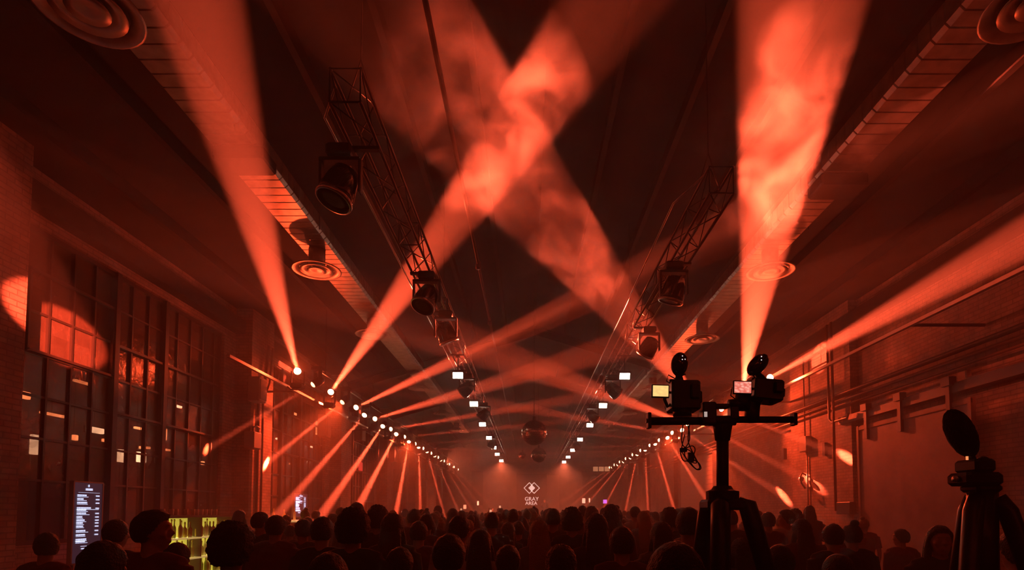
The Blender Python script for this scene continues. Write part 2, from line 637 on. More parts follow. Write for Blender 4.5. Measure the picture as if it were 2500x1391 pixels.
# ------------------------------------------------------------------ beam lights
def spot(parent, loc_w, d, size, watt, col=BEAM_COL, blend=.12, soft=.02, name='beam_lamp'):
    l = bpy.data.lights.new(name, 'SPOT')
    l.energy = watt
    l.color = col
    l.spot_size = math.radians(size)
    l.spot_blend = blend
    l.shadow_soft_size = soft
    o = bpy.data.objects.new(name, l)
    C.objects.link(o)
    o.rotation_euler = Vector(d).to_track_quat('-Z', 'Y').to_euler()
    o.location = loc_w
    if parent:
        o.parent = parent
        o.location = Vector(loc_w) - parent.location
    return o


def meshes_head():
    b = MB().cbox((0, 0, .05), (.30, .24, .10), bevel=.015).mesh('fixture_base', BLACKM)
    y = MB().cbox((-.155, 0, .27), (.035, .10, .34), bevel=.01).cbox((.155, 0, .27), (.035, .10, .34), bevel=.01).cbox((0, 0, .115), (.34, .12, .04), bevel=.01).mesh('yoke', BLACKM)
    h = MB().lathe([(.05, -.17), (.095, -.15), (.115, -.05), (.115, .07), (.10, .12), (.105, .16), (.09, .17), (.088, .15)], 18)
    h.ell((0, 0, -.05), (.125, .12, .06), 16, 8)
    h = h.mesh('lamp_head', BLACKM, True)
    l = MB().ell((0, 0, .15), (.092, .092, .075), 16, 8).mesh('lens', LENS, True)
    l2 = MB().ell((0, 0, .15), (.08, .08, .05), 16, 8).mesh('lens', LENS2, True)
    return b, y, h, l, l2


HM = meshes_head()


def link(name, me, parent, loc=(0, 0, 0), rot=None):
    o = bpy.data.objects.new(name, me)
    C.objects.link(o)
    o.parent = parent
    o.location = loc
    if rot is not None:
        o.rotation_euler = rot
    return o


def moving_head(lens, target, label, group, power=1.0, size=3.6, bright=True, fill=0.0, blend=.12, hung=False, gcol=None, gang=165):
    d = (target - lens).normalized()
    head_c = lens - d * .19
    sg = -1 if hung else 1
    root = thing('moving_head_light', label, 'stage light', head_c - Vector((0, 0, .40 * sg)), 0, group)
    flip = math.pi if hung else 0
    if not hung and abs(lens.x) > 4:    # short outrigger from the rail carries the lamp
        sx = 1 if lens.x > 0 else -1
        rx, rz = (RX + .35, RRH) if sx > 0 else (LX - .35, RLH)
        dx, dz = rx - root.location.x, rz - root.location.z
        MB().tube([(0, 0, -.02), (dx * .6, 0, -.02), (dx, 0, dz)], .022, 8).cbox((0, 0, -.012), (.2, .2, .024)).build('mounting_arm', BLACKM, root)
    link('fixture_base', HM[0], root, (0, 0, 0), (flip, 0, 0))
    az = math.atan2(d.y, d.x) + math.pi / 2
    link('yoke', HM[1], root, (0, 0, 0), (flip, 0, az))
    q = d.to_track_quat('Z', 'Y').to_euler()
    h = link('lamp_head', HM[2], root, (0, 0, .40 * sg), q)
    link('lens', HM[3] if bright else HM[4], h)
    if power:
        spot(root, lens + d * .095, d, size, BEAM_W * power, blend=blend, soft=.045)
    if fill:
        spot(root, lens + d * .06, d, gang, fill, gcol or FILL_COL, 1.0, .06, 'added_fill')  # added wide fill light for the hall's ambience, besides the lamp's own beam
    return root


GL = 'beam lights on the left rail'
GR = 'beam lights on the right rail'
LX, RX = -5.8, 6.4
UP = 'with its beam raised'
# ---- left, raised beams: source pixel, then where the beam goes
left_up = [
    ((726, 905), at(465, -60, 4.2), 1.0, 4.1, 'beam light nearest on the left rail, shooting steeply up across the ribbed duct'),
    ((808, 956), at(1560, -90, 5.2), 1.5, 4.4, 'second raised beam light on the left rail, its wide beam crossing to the roof centre'),
    ((870, 994), at(1560, 665, 11.0), 1.25, 3.7, 'third raised beam light on the left rail, its beam slanting right below the truss'),
    ((916, 1022), at(1560, 830, 12.0), 1.0, 3.2, 'fourth raised beam light on the left rail, beam passing behind the white flood lamp'),
    ((955, 1047), at(1330, 985, 20.0), .9, 2.8, 'fifth raised beam light on the left rail, with a nearly level beam'),
    ((989, 1066), at(1300, 1036, 26.0), .8, 2.4, 'sixth raised beam light on the left rail, short level beam'),
    ((1015, 1083), at(1400, 1062, 31.0), .55, 2.2, 'seventh raised beam light on the left rail, with a faint level beam'),
]
for i, (s, tgt, pw, sz, lab) in enumerate(left_up):
    moving_head(on_x(s[0], s[1], LX), tgt, lab, GL, pw, sz, fill={0: 260, 1: 100}.get(i, 0))
for i in range(7):
    z = 31.6 + 2.42 * i
    p = Vector((LX, 31.6 + 2.62 * i, CAMH + 3.53))
    moving_head(p, p + Vector((10, -1.0 + .3 * i, -.45)), 'small raised beam light in the far left rail run beyond the seventh', GL + ', far raised run', .45 if i < 3 else 0, 2.2, True, 1500 if i == 3 else 0, gcol=FAR_COL)
left_dn = [
    ((762, 940), on_x(588, 1046, -7.08), 'lowered beam light nearest on the left rail, hitting the brick pier beside the big window'),
    ((834, 983), on_x(650, 1131, -7.08), 'second lowered beam light on the left rail, its spot low on the first brick pier'),
    ((889, 1014), at(668, 1268, 15.5), 'third lowered beam light on the left rail, beam falling past the menu board'),
    ((934, 1041), at(782, 1262, 17.5), 'fourth lowered beam light on the left rail, beam falling left into the crowd'),
    ((967, 1060), at(862, 1262, 19.5), 'fifth lowered beam light on the left rail, steep bright beam'),
    ((998, 1079), at(965, 1262, 24.5), 'sixth lowered beam light on the left rail, beam leaning slightly left'),
    ((1022, 1093), at(1027, 1262, 29.0), 'seventh lowered beam light on the left rail, beam falling straight down'),
    ((1043, 1104), at(1086, 1262, 33.0), 'eighth lowered beam light on the left rail, beam leaning slightly right'),
    ((1062, 1114), at(1124, 1258, 36.5), 'ninth lowered beam light on the left rail, faint beam leaning right'),
    ((1077, 1124), at(1155, 1250, 40.0), 'tenth lowered beam light on the left rail, faint beam'),
    ((1092, 1132), at(1180, 1245, 44.0), 'eleventh lowered beam light on the left rail'),
    ((1106, 1139), at(1200, 1235, 47.0), 'farthest lowered beam light on the left rail'),
]
DP = [.5, 1.4, 1.8, 2.6, 3.0, 3.0, 3.0, 2.2, 1.4, 1.1, .9, .8]
for i, (s, tgt, lab) in enumerate(left_dn):
    moving_head(on_x(s[0], s[1], LX), tgt, lab, GL, DP[i], 2.9, i > 1, {1: 1900, 5: 1700}.get(i, 0), hung=True, gang=115)
# ---- right, raised
right_up = [
    ((1881, 921), at(2640, 505, 6.2), 1.1, 3.9, 'beam light nearest on the right rail, glaring beside the camera, beam going right'),
    ((1813, 952), at(1970, -80, 5.3), 1.6, 6.3, 'raised beam light hidden behind the second camera, its wide beam going straight up'),
    ((1722, 1006), at(700, -260, 4.4), .75, 5.4, 'raised beam light hidden behind the first camera, wide smoky beam crossing to the left'),
    ((1678, 1034), at(1175, 850, 12.0), .85, 3.6, 'raised beam light just under the camera crossbar, beam crossing left'),
    ((1640, 1056), at(1200, 985, 21.0), .8, 3.0, 'bright raised beam light left of the dangling cables with a nearly level beam'),
    ((1608, 1074), at(1340, 1052, 27.0), .45, 2.2, 'raised beam light on the right rail with a short level beam'),
]
for (s, tgt, pw, sz, lab) in right_up:
    moving_head(on_x(s[0], s[1], RX), tgt, lab, GR, pw, sz, fill={1678: 260, 1881: 120}.get(s[0], 0))
for i in range(7):
    z = 31.0 + 2.42 * i
    p = Vector((RX, 30.2 + 2.5 * i, CAMH + 3.53))
    moving_head(p, p + Vector((-10, -1.0 + .3 * i, -.4)), 'small raised beam light far down the right rail, one of the run toward the stage', GR + ', far raised run', .4 if i < 3 else 0, 2.2, True, 0)
right_dn = [
    (Vector((RX, 18.8, CAMH + 3.40)), on_x(2058, 1112, XR - .25), 'lowered beam light on the right rail nearest the viewer, its spot on the vertical pipes'),
    (Vector((RX, 21.6, CAMH + 3.40)), on_x(1969, 1170, XR - .28), 'lowered beam light on the right rail whose spot lands on the curled wall lamp'),
    (Vector((RX, 23.7, CAMH + 3.40)), on_x(1909, 1206, XR - .02), 'lowered beam light on the right rail making the bright slanted oval on the wall'),
    (on_x(1630, 1069, RX), at(1735, 1235, 22.0), 'lowered beam light on the right rail whose beam falls over the white roller door'),
    (on_x(1600, 1085, RX), at(1650, 1258, 27.0), 'lowered beam light on the right rail, beam leaning right beside the roller door'),
    (on_x(1575, 1100, RX), at(1583, 1262, 31.0), 'lowered beam light on the right rail, beam falling almost straight down'),
    (on_x(1555, 1111, RX), at(1524, 1262, 34.0), 'lowered beam light on the right rail, beam leaning a little left'),
    (on_x(1538, 1119, RX), at(1464, 1258, 37.0), 'lowered beam light on the right rail, beam leaning far left near the lit window'),
    (on_x(1521, 1128, RX), at(1420, 1245, 40.0), 'lowered beam light on the right rail, third from the stage end'),
    (on_x(1507, 1135, RX), at(1395, 1235, 43.0), 'lowered beam light on the right rail, second from the stage end'),
    (on_x(1493, 1141, RX), at(1370, 1225, 46.0), 'lowered beam light on the right rail closest to the stage'),
]
DPR = [.4, .4, 1.2, 1.0, 2.2, 2.4, 2.6, 2.4, 1.9, 1.5, 1.2]
for i, (s, tgt, lab) in enumerate(right_dn):
    moving_head(s, tgt, lab, GR, DPR[i], 2.7, True, {0: 1500, 3: 1500}.get(i, 0), hung=True, gang=110)

# beams thrown from behind the viewer onto the near windows and the right wall
moving_head(Vector((1.6, -6.0, 5.4)), on_x(152, 812, XL), 'beam light behind the viewer that lights four window panes', 'beam lights behind the viewer', 1.2, 3.1, False, 0, .2)
moving_head(Vector((-2.0, -6.0, 5.4)), on_x(2470, 925, XR - .1), 'beam light behind the viewer that lights the brick above the door track', 'beam lights behind the viewer', .05, 4.0, False, 0, .6)
t = thing('lighting_rail', 'short rail behind the viewer that carries two beam lights', 'lighting rail', (-.2, -6.1, 4.72))
MB().box((-2.6, -.06, -.05), (2.6, .06, .05)).build('beam', RAILM, t)
for x in (-2.5, 2.5):
    MB().tube([(x, 0, 0), (x, 0, roof_z(x) - 4.6)], .012, 6).build('hanger_cable', BLACKM, t)

# ------------------------------------------------------------------ smoke puffs drifting through the raised beams
def smoke_mat(name, dens, scale, lo, hi, seed):
    m = bpy.data.materials.new(name)
    m.use_nodes = True
    nt = m.node_tree
    nt.nodes.clear()
    out = nt.nodes.new('ShaderNodeOutputMaterial')
    vs = nt.nodes.new('ShaderNodeVolumeScatter')
    vs.inputs['Anisotropy'].default_value = .25
    nt.links.new(vs.outputs[0], out.inputs['Volume'])
    tc = nt.nodes.new('ShaderNodeTexCoord')
    mp = nt.nodes.new('ShaderNodeMapping')
    mp.inputs['Location'].default_value = (seed, seed * .7, 0)
    n = nt.nodes.new('ShaderNodeTexNoise')
    n.inputs['Scale'].default_value = scale
    n.inputs['Detail'].default_value = 4
    n.inputs['Roughness'].default_value = .6
    n.inputs['Distortion'].default_value = .8
    nt.links.new(tc.outputs['Object'], mp.inputs[0])
    nt.links.new(mp.outputs[0], n.inputs['Vector'])
    mr = nt.nodes.new('ShaderNodeMapRange')
    mr.inputs['From Min'].default_value = lo
    mr.inputs['From Max'].default_value = hi
    mr.inputs['To Max'].default_value = dens
    nt.links.new(n.outputs['Fac'], mr.inputs['Value'])
    # fade toward the border of the puff
    g = nt.nodes.new('ShaderNodeTexGradient')
    g.gradient_type = 'SPHERICAL'
    m2 = nt.nodes.new('ShaderNodeMapping')
    nt.links.new(tc.outputs['Generated'], m2.inputs[0])
    m2.inputs['Location'].default_value = (-1, -1, -1)
    m2.inputs['Scale'].default_value = (2, 2, 2)
    nt.links.new(m2.outputs[0], g.inputs[0])
    g2 = nt.nodes.new('ShaderNodeMapRange')
    g2.inputs['From Max'].default_value = .35
    nt.links.new(g.outputs['Fac'], g2.inputs['Value'])
    mu = nt.nodes.new('ShaderNodeMath')
    mu.operation = 'MULTIPLY'
    nt.links.new(mr.outputs[0], mu.inputs[0])
    nt.links.new(g2.outputs[0], mu.inputs[1])
    nt.links.new(mu.outputs[0], vs.inputs['Density'])
    return m


def puff(c, r, dens, scale, lo, hi, seed, label):
    o = MB().ell((0, 0, 0), r, 20, 12).build('smoke', smoke_mat('smoke_%d' % seed, dens, scale, lo, hi, seed))
    o.location = c
    tag(o, label, 'smoke', kind='stuff')
    return o


_s, _t = on_x(1722, 1006, RX), at(700, -260, 4.4)


def along(f):
    return _s + (_t - _s) * f


puff(along(.84), (1.5, 1.9, 1.1), .75, 1.3, .48, .66, 1, 'billowing red stage smoke left of the crossing beams')
puff(along(.66), (1.3, 1.8, .9), .5, 1.5, .5, .68, 2, 'small red smoke curl just under the crossing beams')
_s2, _t2 = on_x(1813, 952, RX), at(1975, -80, 5.3)
puff(_s2 + (_t2 - _s2) * .80, (1.5, 2.2, 1.3), .45, 1.4, .48, .68, 3, 'churning red smoke in the wide beam above the second camera')

# ------------------------------------------------------------------ ceiling ducts with round diffusers
def duct(x0, x1, H, hgt, y0, y1, diffs, label):
    xc = (x0 + x1) / 2
    t = thing('ventilation_duct', label, 'duct', (xc, 0, CAMH + H))
    hw = abs(x1 - x0) / 2
    m = MB()
    n = int((y1 - y0) / .232)
    # ribbed sheet metal: every section swells out a little between its seams
    prof = []
    for i in range(n):
        y = y0 + i * (y1 - y0) / n
        dy = (y1 - y0) / n
        prof += [(y, -.018), (y + dy * .06, 0), (y + dy * .94, 0)]
    prof.append((y1, -.018))
    vs, fs = [], []
    for (y, o) in prof:
        a, h0, h1 = hw + o, -o, hgt + o
        c = .05
        vs += [(-a + c, y, h0), (a - c, y, h0), (a, y, h0 + c), (a, y, h1 - c), (a - c, y, h1), (-a + c, y, h1), (-a, y, h1 - c), (-a, y, h0 + c)]
    for i in range(len(prof) - 1):
        for j in range(8):
            q = (j + 1) % 8
            fs.append((i * 8 + j, (i + 1) * 8 + j, (i + 1) * 8 + q, i * 8 + q))
    fs += [tuple(range(8)), tuple(range(len(vs) - 1, len(vs) - 9, -1))]
    m.add(vs, fs)
    m.build('duct_run', GALV, t)
    for y in diffs:
        m = MB()
        m.lathe([(.17, .02), (.17, -.32)], 20)
        m.lathe([(.20, -.30), (.34, -.40), (.50, -.44), (.505, -.455), (.48, -.46), (.36, -.42), (.355, -.40)], 32, caps=False)
        m.lathe([(.16, -.34), (.26, -.415), (.345, -.452), (.345, -.465), (.24, -.435), (.15, -.39)], 28, caps=False)
        m.lathe([(.02, -.37), (.12, -.41), (.20, -.455), (.20, -.468), (.10, -.45), (.01, -.43)], 24)
        for v in m.v:
            pass
        o = m.build('diffuser', GALV, t, True)
        o.location = (0, y, 0)
        o['label'] = 'round diffuser of concentric metal rings'
    for y in range(int(y0) + 2, int(y1), 6):
        for s in (-1, 1):
            mm = MB()
            mm.tube([(s * (hw + .01), y, 0), (s * (hw + .01), y, roof_z(xc + s * hw) - CAMH - H)], .01, 6)
            mm.build('hanger_rod', STEEL, t)
    return t


DH, DHT = 5.55, .36
ld = [on_h(300, 22, DH - .45).y, on_h(770, 660, DH - .45).y, on_h(917, 817, DH - .45).y, 23.5, 29.5, 35.5]
rd = [on_h(2420, 8, DH - .45).y, on_h(1876, 663, DH - .45).y, on_h(1714, 828, DH - .45).y, 23.5, 29.5, 35.5]
duct(-.870 * DH, -.742 * DH, DH, DHT, -3, 40, ld, 'long ribbed metal air duct hung left of the trusses')
duct(.862 * DH, .99 * DH, DH, DHT, -3, 40, rd, 'long ribbed metal air duct hung right of the trusses')
for (px, py, X, lab) in ((690, 392, -.79 * DH, 'dark damper collar hanging in the gap of the left duct'), (2042, 455, .93 * DH, 'dark damper collar under the right duct')):
    p = on_h(px, py, DH - .12)
    o = MB().cbox((0, 0, 0), (.78, .5, .2), bevel=.03).build('duct_block', BLACKM)  # dark chamfered box under each duct
    o.location = (X, p.y, CAMH + DH - .12)
    tag(o, lab, 'duct damper')

# ------------------------------------------------------------------ box trusses
def truss(xc, y0, y1, H, label):
    t = thing('box_truss', label, 'truss', (xc, 0, CAMH + H))
    w, h = .15, .34
    for (sx, z) in ((-1, 0), (1, 0), (-1, h), (1, h)):
        MB().tube([(sx * w, y0, z), (sx * w, y1, z)], .02, 10).build('chord', ALU, t, True)
    m = MB()
    n = int((y1 - y0) / .5)
    for i in range(n):
        ya, yb_ = y0 + i * .5, y0 + (i + 1) * .5
        a, b = (0, h) if i % 2 else (h, 0)
        for sx in (-1, 1):
            m.tube([(sx * w, ya, a), (sx * w, yb_, b)], .008, 5)
        s = -1 if i % 2 else 1
        m.tube([(-w * s, ya, 0), (w * s, yb_, 0)], .008, 5)
        m.tube([(-w * s, ya, h), (w * s, yb_, h)], .008, 5)
    m.build('lacing', BLACKM, t, True)
    y = y0
    while y < y1 + .01:
        MB().tube([(-w, y, 0), (w, y, 0), (w, y, h), (-w, y, h), (-w, y, .01)], .012, 6).build('end_frame', BLACKM, t)
        y += 3.0
    y = y0 + .5
    while y < y1:
        z = roof_z(xc) - CAMH - H
        MB().tube([(-w, y, h), (0, y, h + .5), (0, y, z)], .008, 5).tube([(w, y, h), (0, y, h + .5)], .008, 5).build('hanging_cable', STEEL, t)
        y += 6.0
    return t


TLX, TRX = -.448 * 4.0, .607 * 4.0
truss(TLX, 5.4, 47.4, 4.0, 'long aluminium box truss hanging left of the hall centre')
truss(TRX, 7.0, 47.5, 4.0, 'long aluminium box truss hanging right of the hall centre')
pipe('power_cable', [(TLX - .15, 5.6, CAMH + 4.36), (-.517 * 4.2, 5.9, CAMH + 4.2), (-.517 * 4.2, 46, CAMH + 4.2)], .014, ALU, 'thin cable run just outside the left truss', 'cable')
pipe('power_cable', [(TRX - .15, 7.2, CAMH + 4.355), (.470 * 4.2, 7.6, CAMH + 4.2), (.470 * 4.2, 46, CAMH + 4.2)], .014, ALU, 'thin cable run just inside the right truss', 'cable')
pipe('sprinkler_pipe', [(-1.0, -2, CAMH + 4.95), (-1.0, 46, CAMH + 4.95)], .03, PIPEM, 'single thin pipe along the roof left of the hall centre')
for y, lab in ((11.2, 'nearer small sprinkler valve on the centre pipe'), (14.6, 'farther small sprinkler valve on the centre pipe')):
    o = MB().lathe([(.05, -.06), (.06, 0), (.05, .08), (.02, .12)], 12).build('sprinkler_valve', PIPEM, smooth=True)
    o.location = (-1.0, y, CAMH + 4.90)
    tag(o, lab, 'sprinkler')

# ------------------------------------------------------------------ white flood lamps under the trusses
FM = {
    'rod': MB().tube([(0, 0, -.03), (0, 0, -.42)], .015, 6).cbox((0, 0, -.07), (.1, .1, .05)).mesh('drop_rod', BLACKM),
    'body': MB().cbox((0, .05, 0), (.32, .12, .22), bevel=.02).cbox((0, .13, 0), (.2, .05, .14), bevel=.01).mesh('lamp_housing', BLACKM),
    'yoke': MB().cbox((-.18, .05, .06), (.015, .04, .2)).cbox((.18, .05, .06), (.015, .04, .2)).cbox((0, .05, .16), (.37, .04, .015)).mesh('yoke', BLACKM),
    'face': MB().cbox((0, -.015, 0), (.25, .012, .15), bevel=.005).mesh('lamp_face', WHITEL),
}
FH = 3.45


def flood(px, py, label, group, fill_w=0):
    p = on_h(px, py, FH)
    x = TLX if px < VX else TRX
    t = thing('flood_light', label, 'flood light', (p.x, p.y, CAMH + 4.0), 0, group)
    link('drop_rod', FM['rod'], t)
    MB().box((min(0, x - p.x - .17), -.02, -.05), (max(0, x - p.x + .17), .02, -.021)).build('bracket_arm', BLACKM, t)
    yk = link('yoke', FM['yoke'], t, (0, 0, -.58))
    h = link('lamp_housing', FM['body'], t, (0, 0, -.56), (math.radians(22), 0, 0))
    link('lamp_face', FM['face'], h)
    if fill_w:
        spot(t, (p.x, p.y - .16, CAMH + FH - .06), (0, .45, -1), 150, fill_w, FAR_COL, 1.0, .08, 'added_fill')  # added fill light on crowd and end wall, aimed away from the lamp face
    return t


GF1, GF2 = 'white flood lamps under the left truss', 'white flood lamps under the right truss'
names = ['nearest', 'second', 'third', 'fourth', 'fifth', 'sixth', 'seventh']
for i, (px, py) in enumerate([(1118, 915), (1157, 985), (1178, 1035), (1194, 1068), (1206, 1092), (1214, 1108), (1224, 1124)]):
    flood(px, py, '%s white flood lamp counted from the viewer under the left truss' % names[i], GF1, 4200 if i == 6 else 0)
for i, (px, py) in enumerate([(1525, 917), (1472, 989), (1440, 1037), (1416, 1072), (1398, 1098), (1387, 1115), (1377, 1127)]):
    flood(px, py, '%s white flood lamp counted from the viewer under the right truss' % names[i], GF2, 4200 if i == 6 else 0)

# ------------------------------------------------------------------ big round-faced moving lamps on the trusses, switched off
BM_ = {
    'base': MB().cbox((0, 0, -.065), (.28, .24, .12), bevel=.02).mesh('fixture_base', BLACKM),
    'yoke': MB().cbox((-.215, 0, -.32), (.03, .10, .38), bevel=.01).cbox((.215, 0, -.32), (.03, .10, .38), bevel=.01).cbox((0, 0, -.145), (.46, .12, .04), bevel=.01).mesh('yoke', BLACKM),
    'head': MB().lathe([(.07, .20), (.14, .17), (.175, .05), (.195, -.12), (.195, -.2), (.18, -.21), (.175, -.18)], 28).mesh('lamp_head', GLOSSB, True),
    'ring': MB().lathe([(.197, -.17), (.205, -.19), (.197, -.215), (.183, -.215)], 28, caps=False).mesh('rim_ring', ALU, True),
    'lens': MB().lathe([(.0, -.185), (.1, -.2), (.178, -.185)][::-1], 28).mesh('lens', DLENS, True),
}


def big_head(px, py, label, tilt=(0, 0), H=3.62, lit=False):
    p = on_h(px, py, H)
    t = thing('round_moving_light', label, 'stage light', (p.x, p.y, CAMH + 4.0), 0)
    link('fixture_base', BM_['base'], t)
    x = TLX if px < VX else TRX
    t.location.z -= .03
    MB().box((min(0, x - p.x - .17), -.03, -.03), (max(0, x - p.x + .17), .03, .008)).build('bracket_arm', BLACKM, t)
    link('yoke', BM_['yoke'], t)
    h = link('lamp_head', BM_['head'], t, (0, 0, -.42), tilt + (0,))
    link('rim_ring', BM_['ring'], h)
    link('lens', BM_['lens'], h)


big_head(1088, 803, 'dark round-faced lamp tilted down under the left truss, below the bright beam', (.25, -.35))
big_head(832, 420, 'dark round-faced lamp nearest the viewer under the left truss', (-.2, .3), 3.7)
big_head(1645, 695, 'dark round-faced lamp under the right truss, above the first camera', (.2, .25))
big_head(1585, 838, 'round lamp under the right truss crossed by the beam, with glinting grille', (.5, .45))
big_head(1042, 705, 'round lamp under the left truss crossed by the bright beam', (-.4, .3), 3.7)
big_head(1140, 942, 'round lamp next to the nearest white flood lamp on the left truss', (.3, .9))
big_head(1496, 945, 'round lamp next to the nearest white flood lamp on the right truss', (.3, -.9))
big_head(1182, 1006, 'round lamp between the second and third white flood lamps on the left', (.3, .8))
big_head(1446, 1010, 'round lamp between the second and third white flood lamps on the right', (.3, -.8))
big_head(1201, 1080, 'round lamp between the fourth and fifth white flood lamps on the left', (.3, .4))
big_head(1408, 1085, 'round lamp between the fourth and fifth white flood lamps on the right', (.3, -.4))

# ------------------------------------------------------------------ mirror balls
MIR = mat('mirror_tiles', (0.85, 0.75, 0.7), 0.18, 1.0)


def mirror_ball(px, py, Y, r, label):
    p = at(px, py, Y)
    t = thing('mirror_ball', label, 'mirror ball', p, 0.3)
    m = MB()
    nr = 22
    for i in range(1, nr):
        th = math.pi * i / nr
        k = max(3, int(2 * nr * math.sin(th)))
        for j in range(k):
            a = 2 * math.pi * j / k
            n = Vector((math.sin(th) * math.cos(a), math.sin(th) * math.sin(a), math.cos(th)))
            n2 = (n + Vector([random.uniform(-.03, .03) for _ in range(3)])).normalized()
            u = n2.cross(Vector((0, 0, 1)))
            u.normalize()
            v = u.cross(n2)
            s = math.pi * r / nr * .46
            c = n * r
            m.add([c - u * s - v * s, c + u * s - v * s, c + u * s + v * s, c - u * s + v * s], [(0, 1, 2, 3)])
    MB().ell((0, 0, 0), (r * .985,) * 3, 24, 16).build('ball_core', BLACKM, t, True)
    m.build('mirror_tiles', MIR, t)
    MB().tube([(0, 0, r * .9), (0, 0, roof_z(p.x) - p.z)], .01, 6).lathe([(.05, r), (.05, r + .12)], 12).build('hanging_rod', STEEL, t)


random.seed(4)
mirror_ball(1304, 1056, 19.0, .42, 'large mirror ball glinting over the crowd centre')
mirror_ball(1315, 1111, 30.0, .40, 'smaller mirror ball farther down the hall, above the lit logo')
mirror_ball(1275, 1112, 34.0, .22, 'smallest mirror ball left of the logo column')

# ------------------------------------------------------------------ end wall: panels, screen with logo, booth
def back(px, py):
    return at(px, py, YF)


def panel(name, x0, y0, x1, y1, material, d=.08, kind='structure', lab=None, Y=YF):
    a, b = at(x0, y1, Y), at(x1, y0, Y)
    o = MB().box((a.x, Y - d, max(a.z, 0)), (b.x, Y - .002, b.z)).build(name, material)
    if kind:
        o['kind'] = kind
    if lab:
        o['label'] = lab
    return o


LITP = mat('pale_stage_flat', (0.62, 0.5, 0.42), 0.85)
n += 1
panel('trim_%d' % n, 1180, 1150, 1261, 1330, PALE_PANEL, .10)  # hazy bright stretch of wall, its brightness put into a paler panel colour
n += 1
panel('trim_%d' % n, 1335, 1160, 1365, 1330, LITP, .22)
n += 1
panel('trim_%d' % n, 1336, 1104, 1362, 1118, PALE_PANEL, .2)
n += 1
panel('trim_%d' % n, 1366, 1150, 1420, 1330, PALE_PANEL, .06)
# windows in the end wall
for (x0, y0, x1, y1, lit, lab) in ((1152, 1150, 1178, 1232, 0, 'dim gridded window left in the end wall'),
                                   (1447, 1138, 1489, 1151, 1, 'band of three orange lit panes high in the end wall'),
                                   (1424, 1160, 1488, 1236, 0, 'dim gridded window right in the end wall')):
    wn += 1
    a, b = at(x0, y1, YF - .15), at(x1, y0, YF - .15)
    r = bpy.data.objects.new('window_%d' % wn, None)
    C.objects.link(r)
    r.location = (a.x, YF - .15, a.z)
    struct(r, lab)
    W, Ht = b.x - a.x, b.z - a.z
    m = MB()
    nc, nr_ = (3, 1) if lit else (4, 5)
    for i in range(nc + 1):
        m.box((W * i / nc - .03, -.04, 0), (W * i / nc + .03, .05, Ht))
    for i in range(nr_ + 1):
        m.box((0, -.04, Ht * i / nr_ - .03), (W, .05, Ht * i / nr_ + .03))
    m.build('window_frame', STEEL, r)
    gm = mat('lit_window_glass', (1, .7, .4), .4, emit=(1.0, .36, .16), strength=.8) if lit else mat('end_window_glass', (.10, .07, .06), .15)
    MB().box((0, 0, 0), (W, .02, Ht)).build('window_glass', gm, r)

SY = 46.5
t = thing('led_screen', 'tall dark screen column behind the stage with a white double diamond logo', 'screen', at(1298, 1235, SY))
base = t.location
k = SY / F


def sp(px, py):                         # screen-local x, z from a pixel
    p = at(px, py, SY)
    return p.x - base.x, p.z - base.z


x0, z1 = sp(1263, 1157)
x1, _ = sp(1333, 1157)
zb = -base.z + .02
MB().box((x0, .0, zb), (x1, .15, z1)).build('screen_panel', mat('dark_led_face', (.02, .015, .015), .3), t)
m = MB()
for x in (x0, x1):
    m.box((x - .06, -.05, zb), (x + .06, .2, z1 + .05))
for f in (.0, .25, .5, .75, 1.0):
    z = zb + (z1 - zb) * f
    m.box((x0, -.03, z - .03), (x1, .01, z + .03))
m.build('screen_frame', STEEL, t)
WL = mat('white_screen_lettering', (1, 1, 1), .3, emit=(1.0, .78, .66), strength=1.3)
m = MB()
R_, th_ = .47, .07
for cx in (1292.5, 1304):
    lx, lz = sp(cx, 1191)
    for i in range(4):
        a0, a1 = math.pi / 2 * i, math.pi / 2 * (i + 1)
        p = [(lx + math.cos(a) * r, -.06, lz + math.sin(a) * r) for r in (R_ - th_, R_) for a in (a0, a1)]
        q = [(x, -.02, z) for x, _, z in p]
        m.add(p + q, [(0, 1, 3, 2), (4, 6, 7, 5), (0, 2, 6, 4), (1, 5, 7, 3), (2, 3, 7, 6), (0, 4, 5, 1)])
lx, lz = sp(1298.2, 1191)
m.add([(lx + dx, y, lz + dz) for y in (-.065, -.02) for dx, dz in ((0, .2), (.2, 0), (0, -.2), (-.2, 0))],
      [(0, 1, 2, 3), (7, 6, 5, 4), (0, 4, 5, 1), (1, 5, 6, 2), (2, 6, 7, 3), (3, 7, 4, 0)])
m.build('diamond_logo', WL, t)


def text(parent, body, size, loc, m, rot=(math.pi / 2, 0, 0), name='lettering', align='CENTER'):
    cu = bpy.data.curves.new(name, 'FONT')
    cu.body = body
    cu.size = size
    cu.align_x = align
    cu.extrude = .004
    cu.resolution_u = 2
    o = bpy.data.objects.new(name, cu)
    C.objects.link(o)
    dg = bpy.context.evaluated_depsgraph_get()
    dg.update()
    me = bpy.data.meshes.new_from_object(o.evaluated_get(dg))
    bpy.data.objects.remove(o)
    me.materials.clear()
    me.materials.append(m)
    o = bpy.data.objects.new(name, me)
    C.objects.link(o)
    o.parent = parent
    o.location = loc
    o.rotation_euler = rot
    return o


lx, lz = sp(1298, 1222)
text(t, 'GRAY', .44, (lx, -.07, lz), WL)
lx, lz = sp(1297, 1232)
text(t, 'AREA', .40, (lx, -.07, lz), WL)

t = thing('dj_booth', 'dark booth on the stage in front of the logo screen', 'dj booth', (.3, 43.5, 0))
MB().cbox((0, 0, .45), (8.0, 3.2, .9), bevel=.03).build('stage_riser', BLACKM, t)
MB().cbox((0, -.8, 1.4), (2.6, .7, 1.0), bevel=.03).build('booth_front', BLACKP, t)
MB().cbox((0, -.7, 1.93), (2.8, .9, .06), bevel=.01).build('table_top', BLACKM, t)

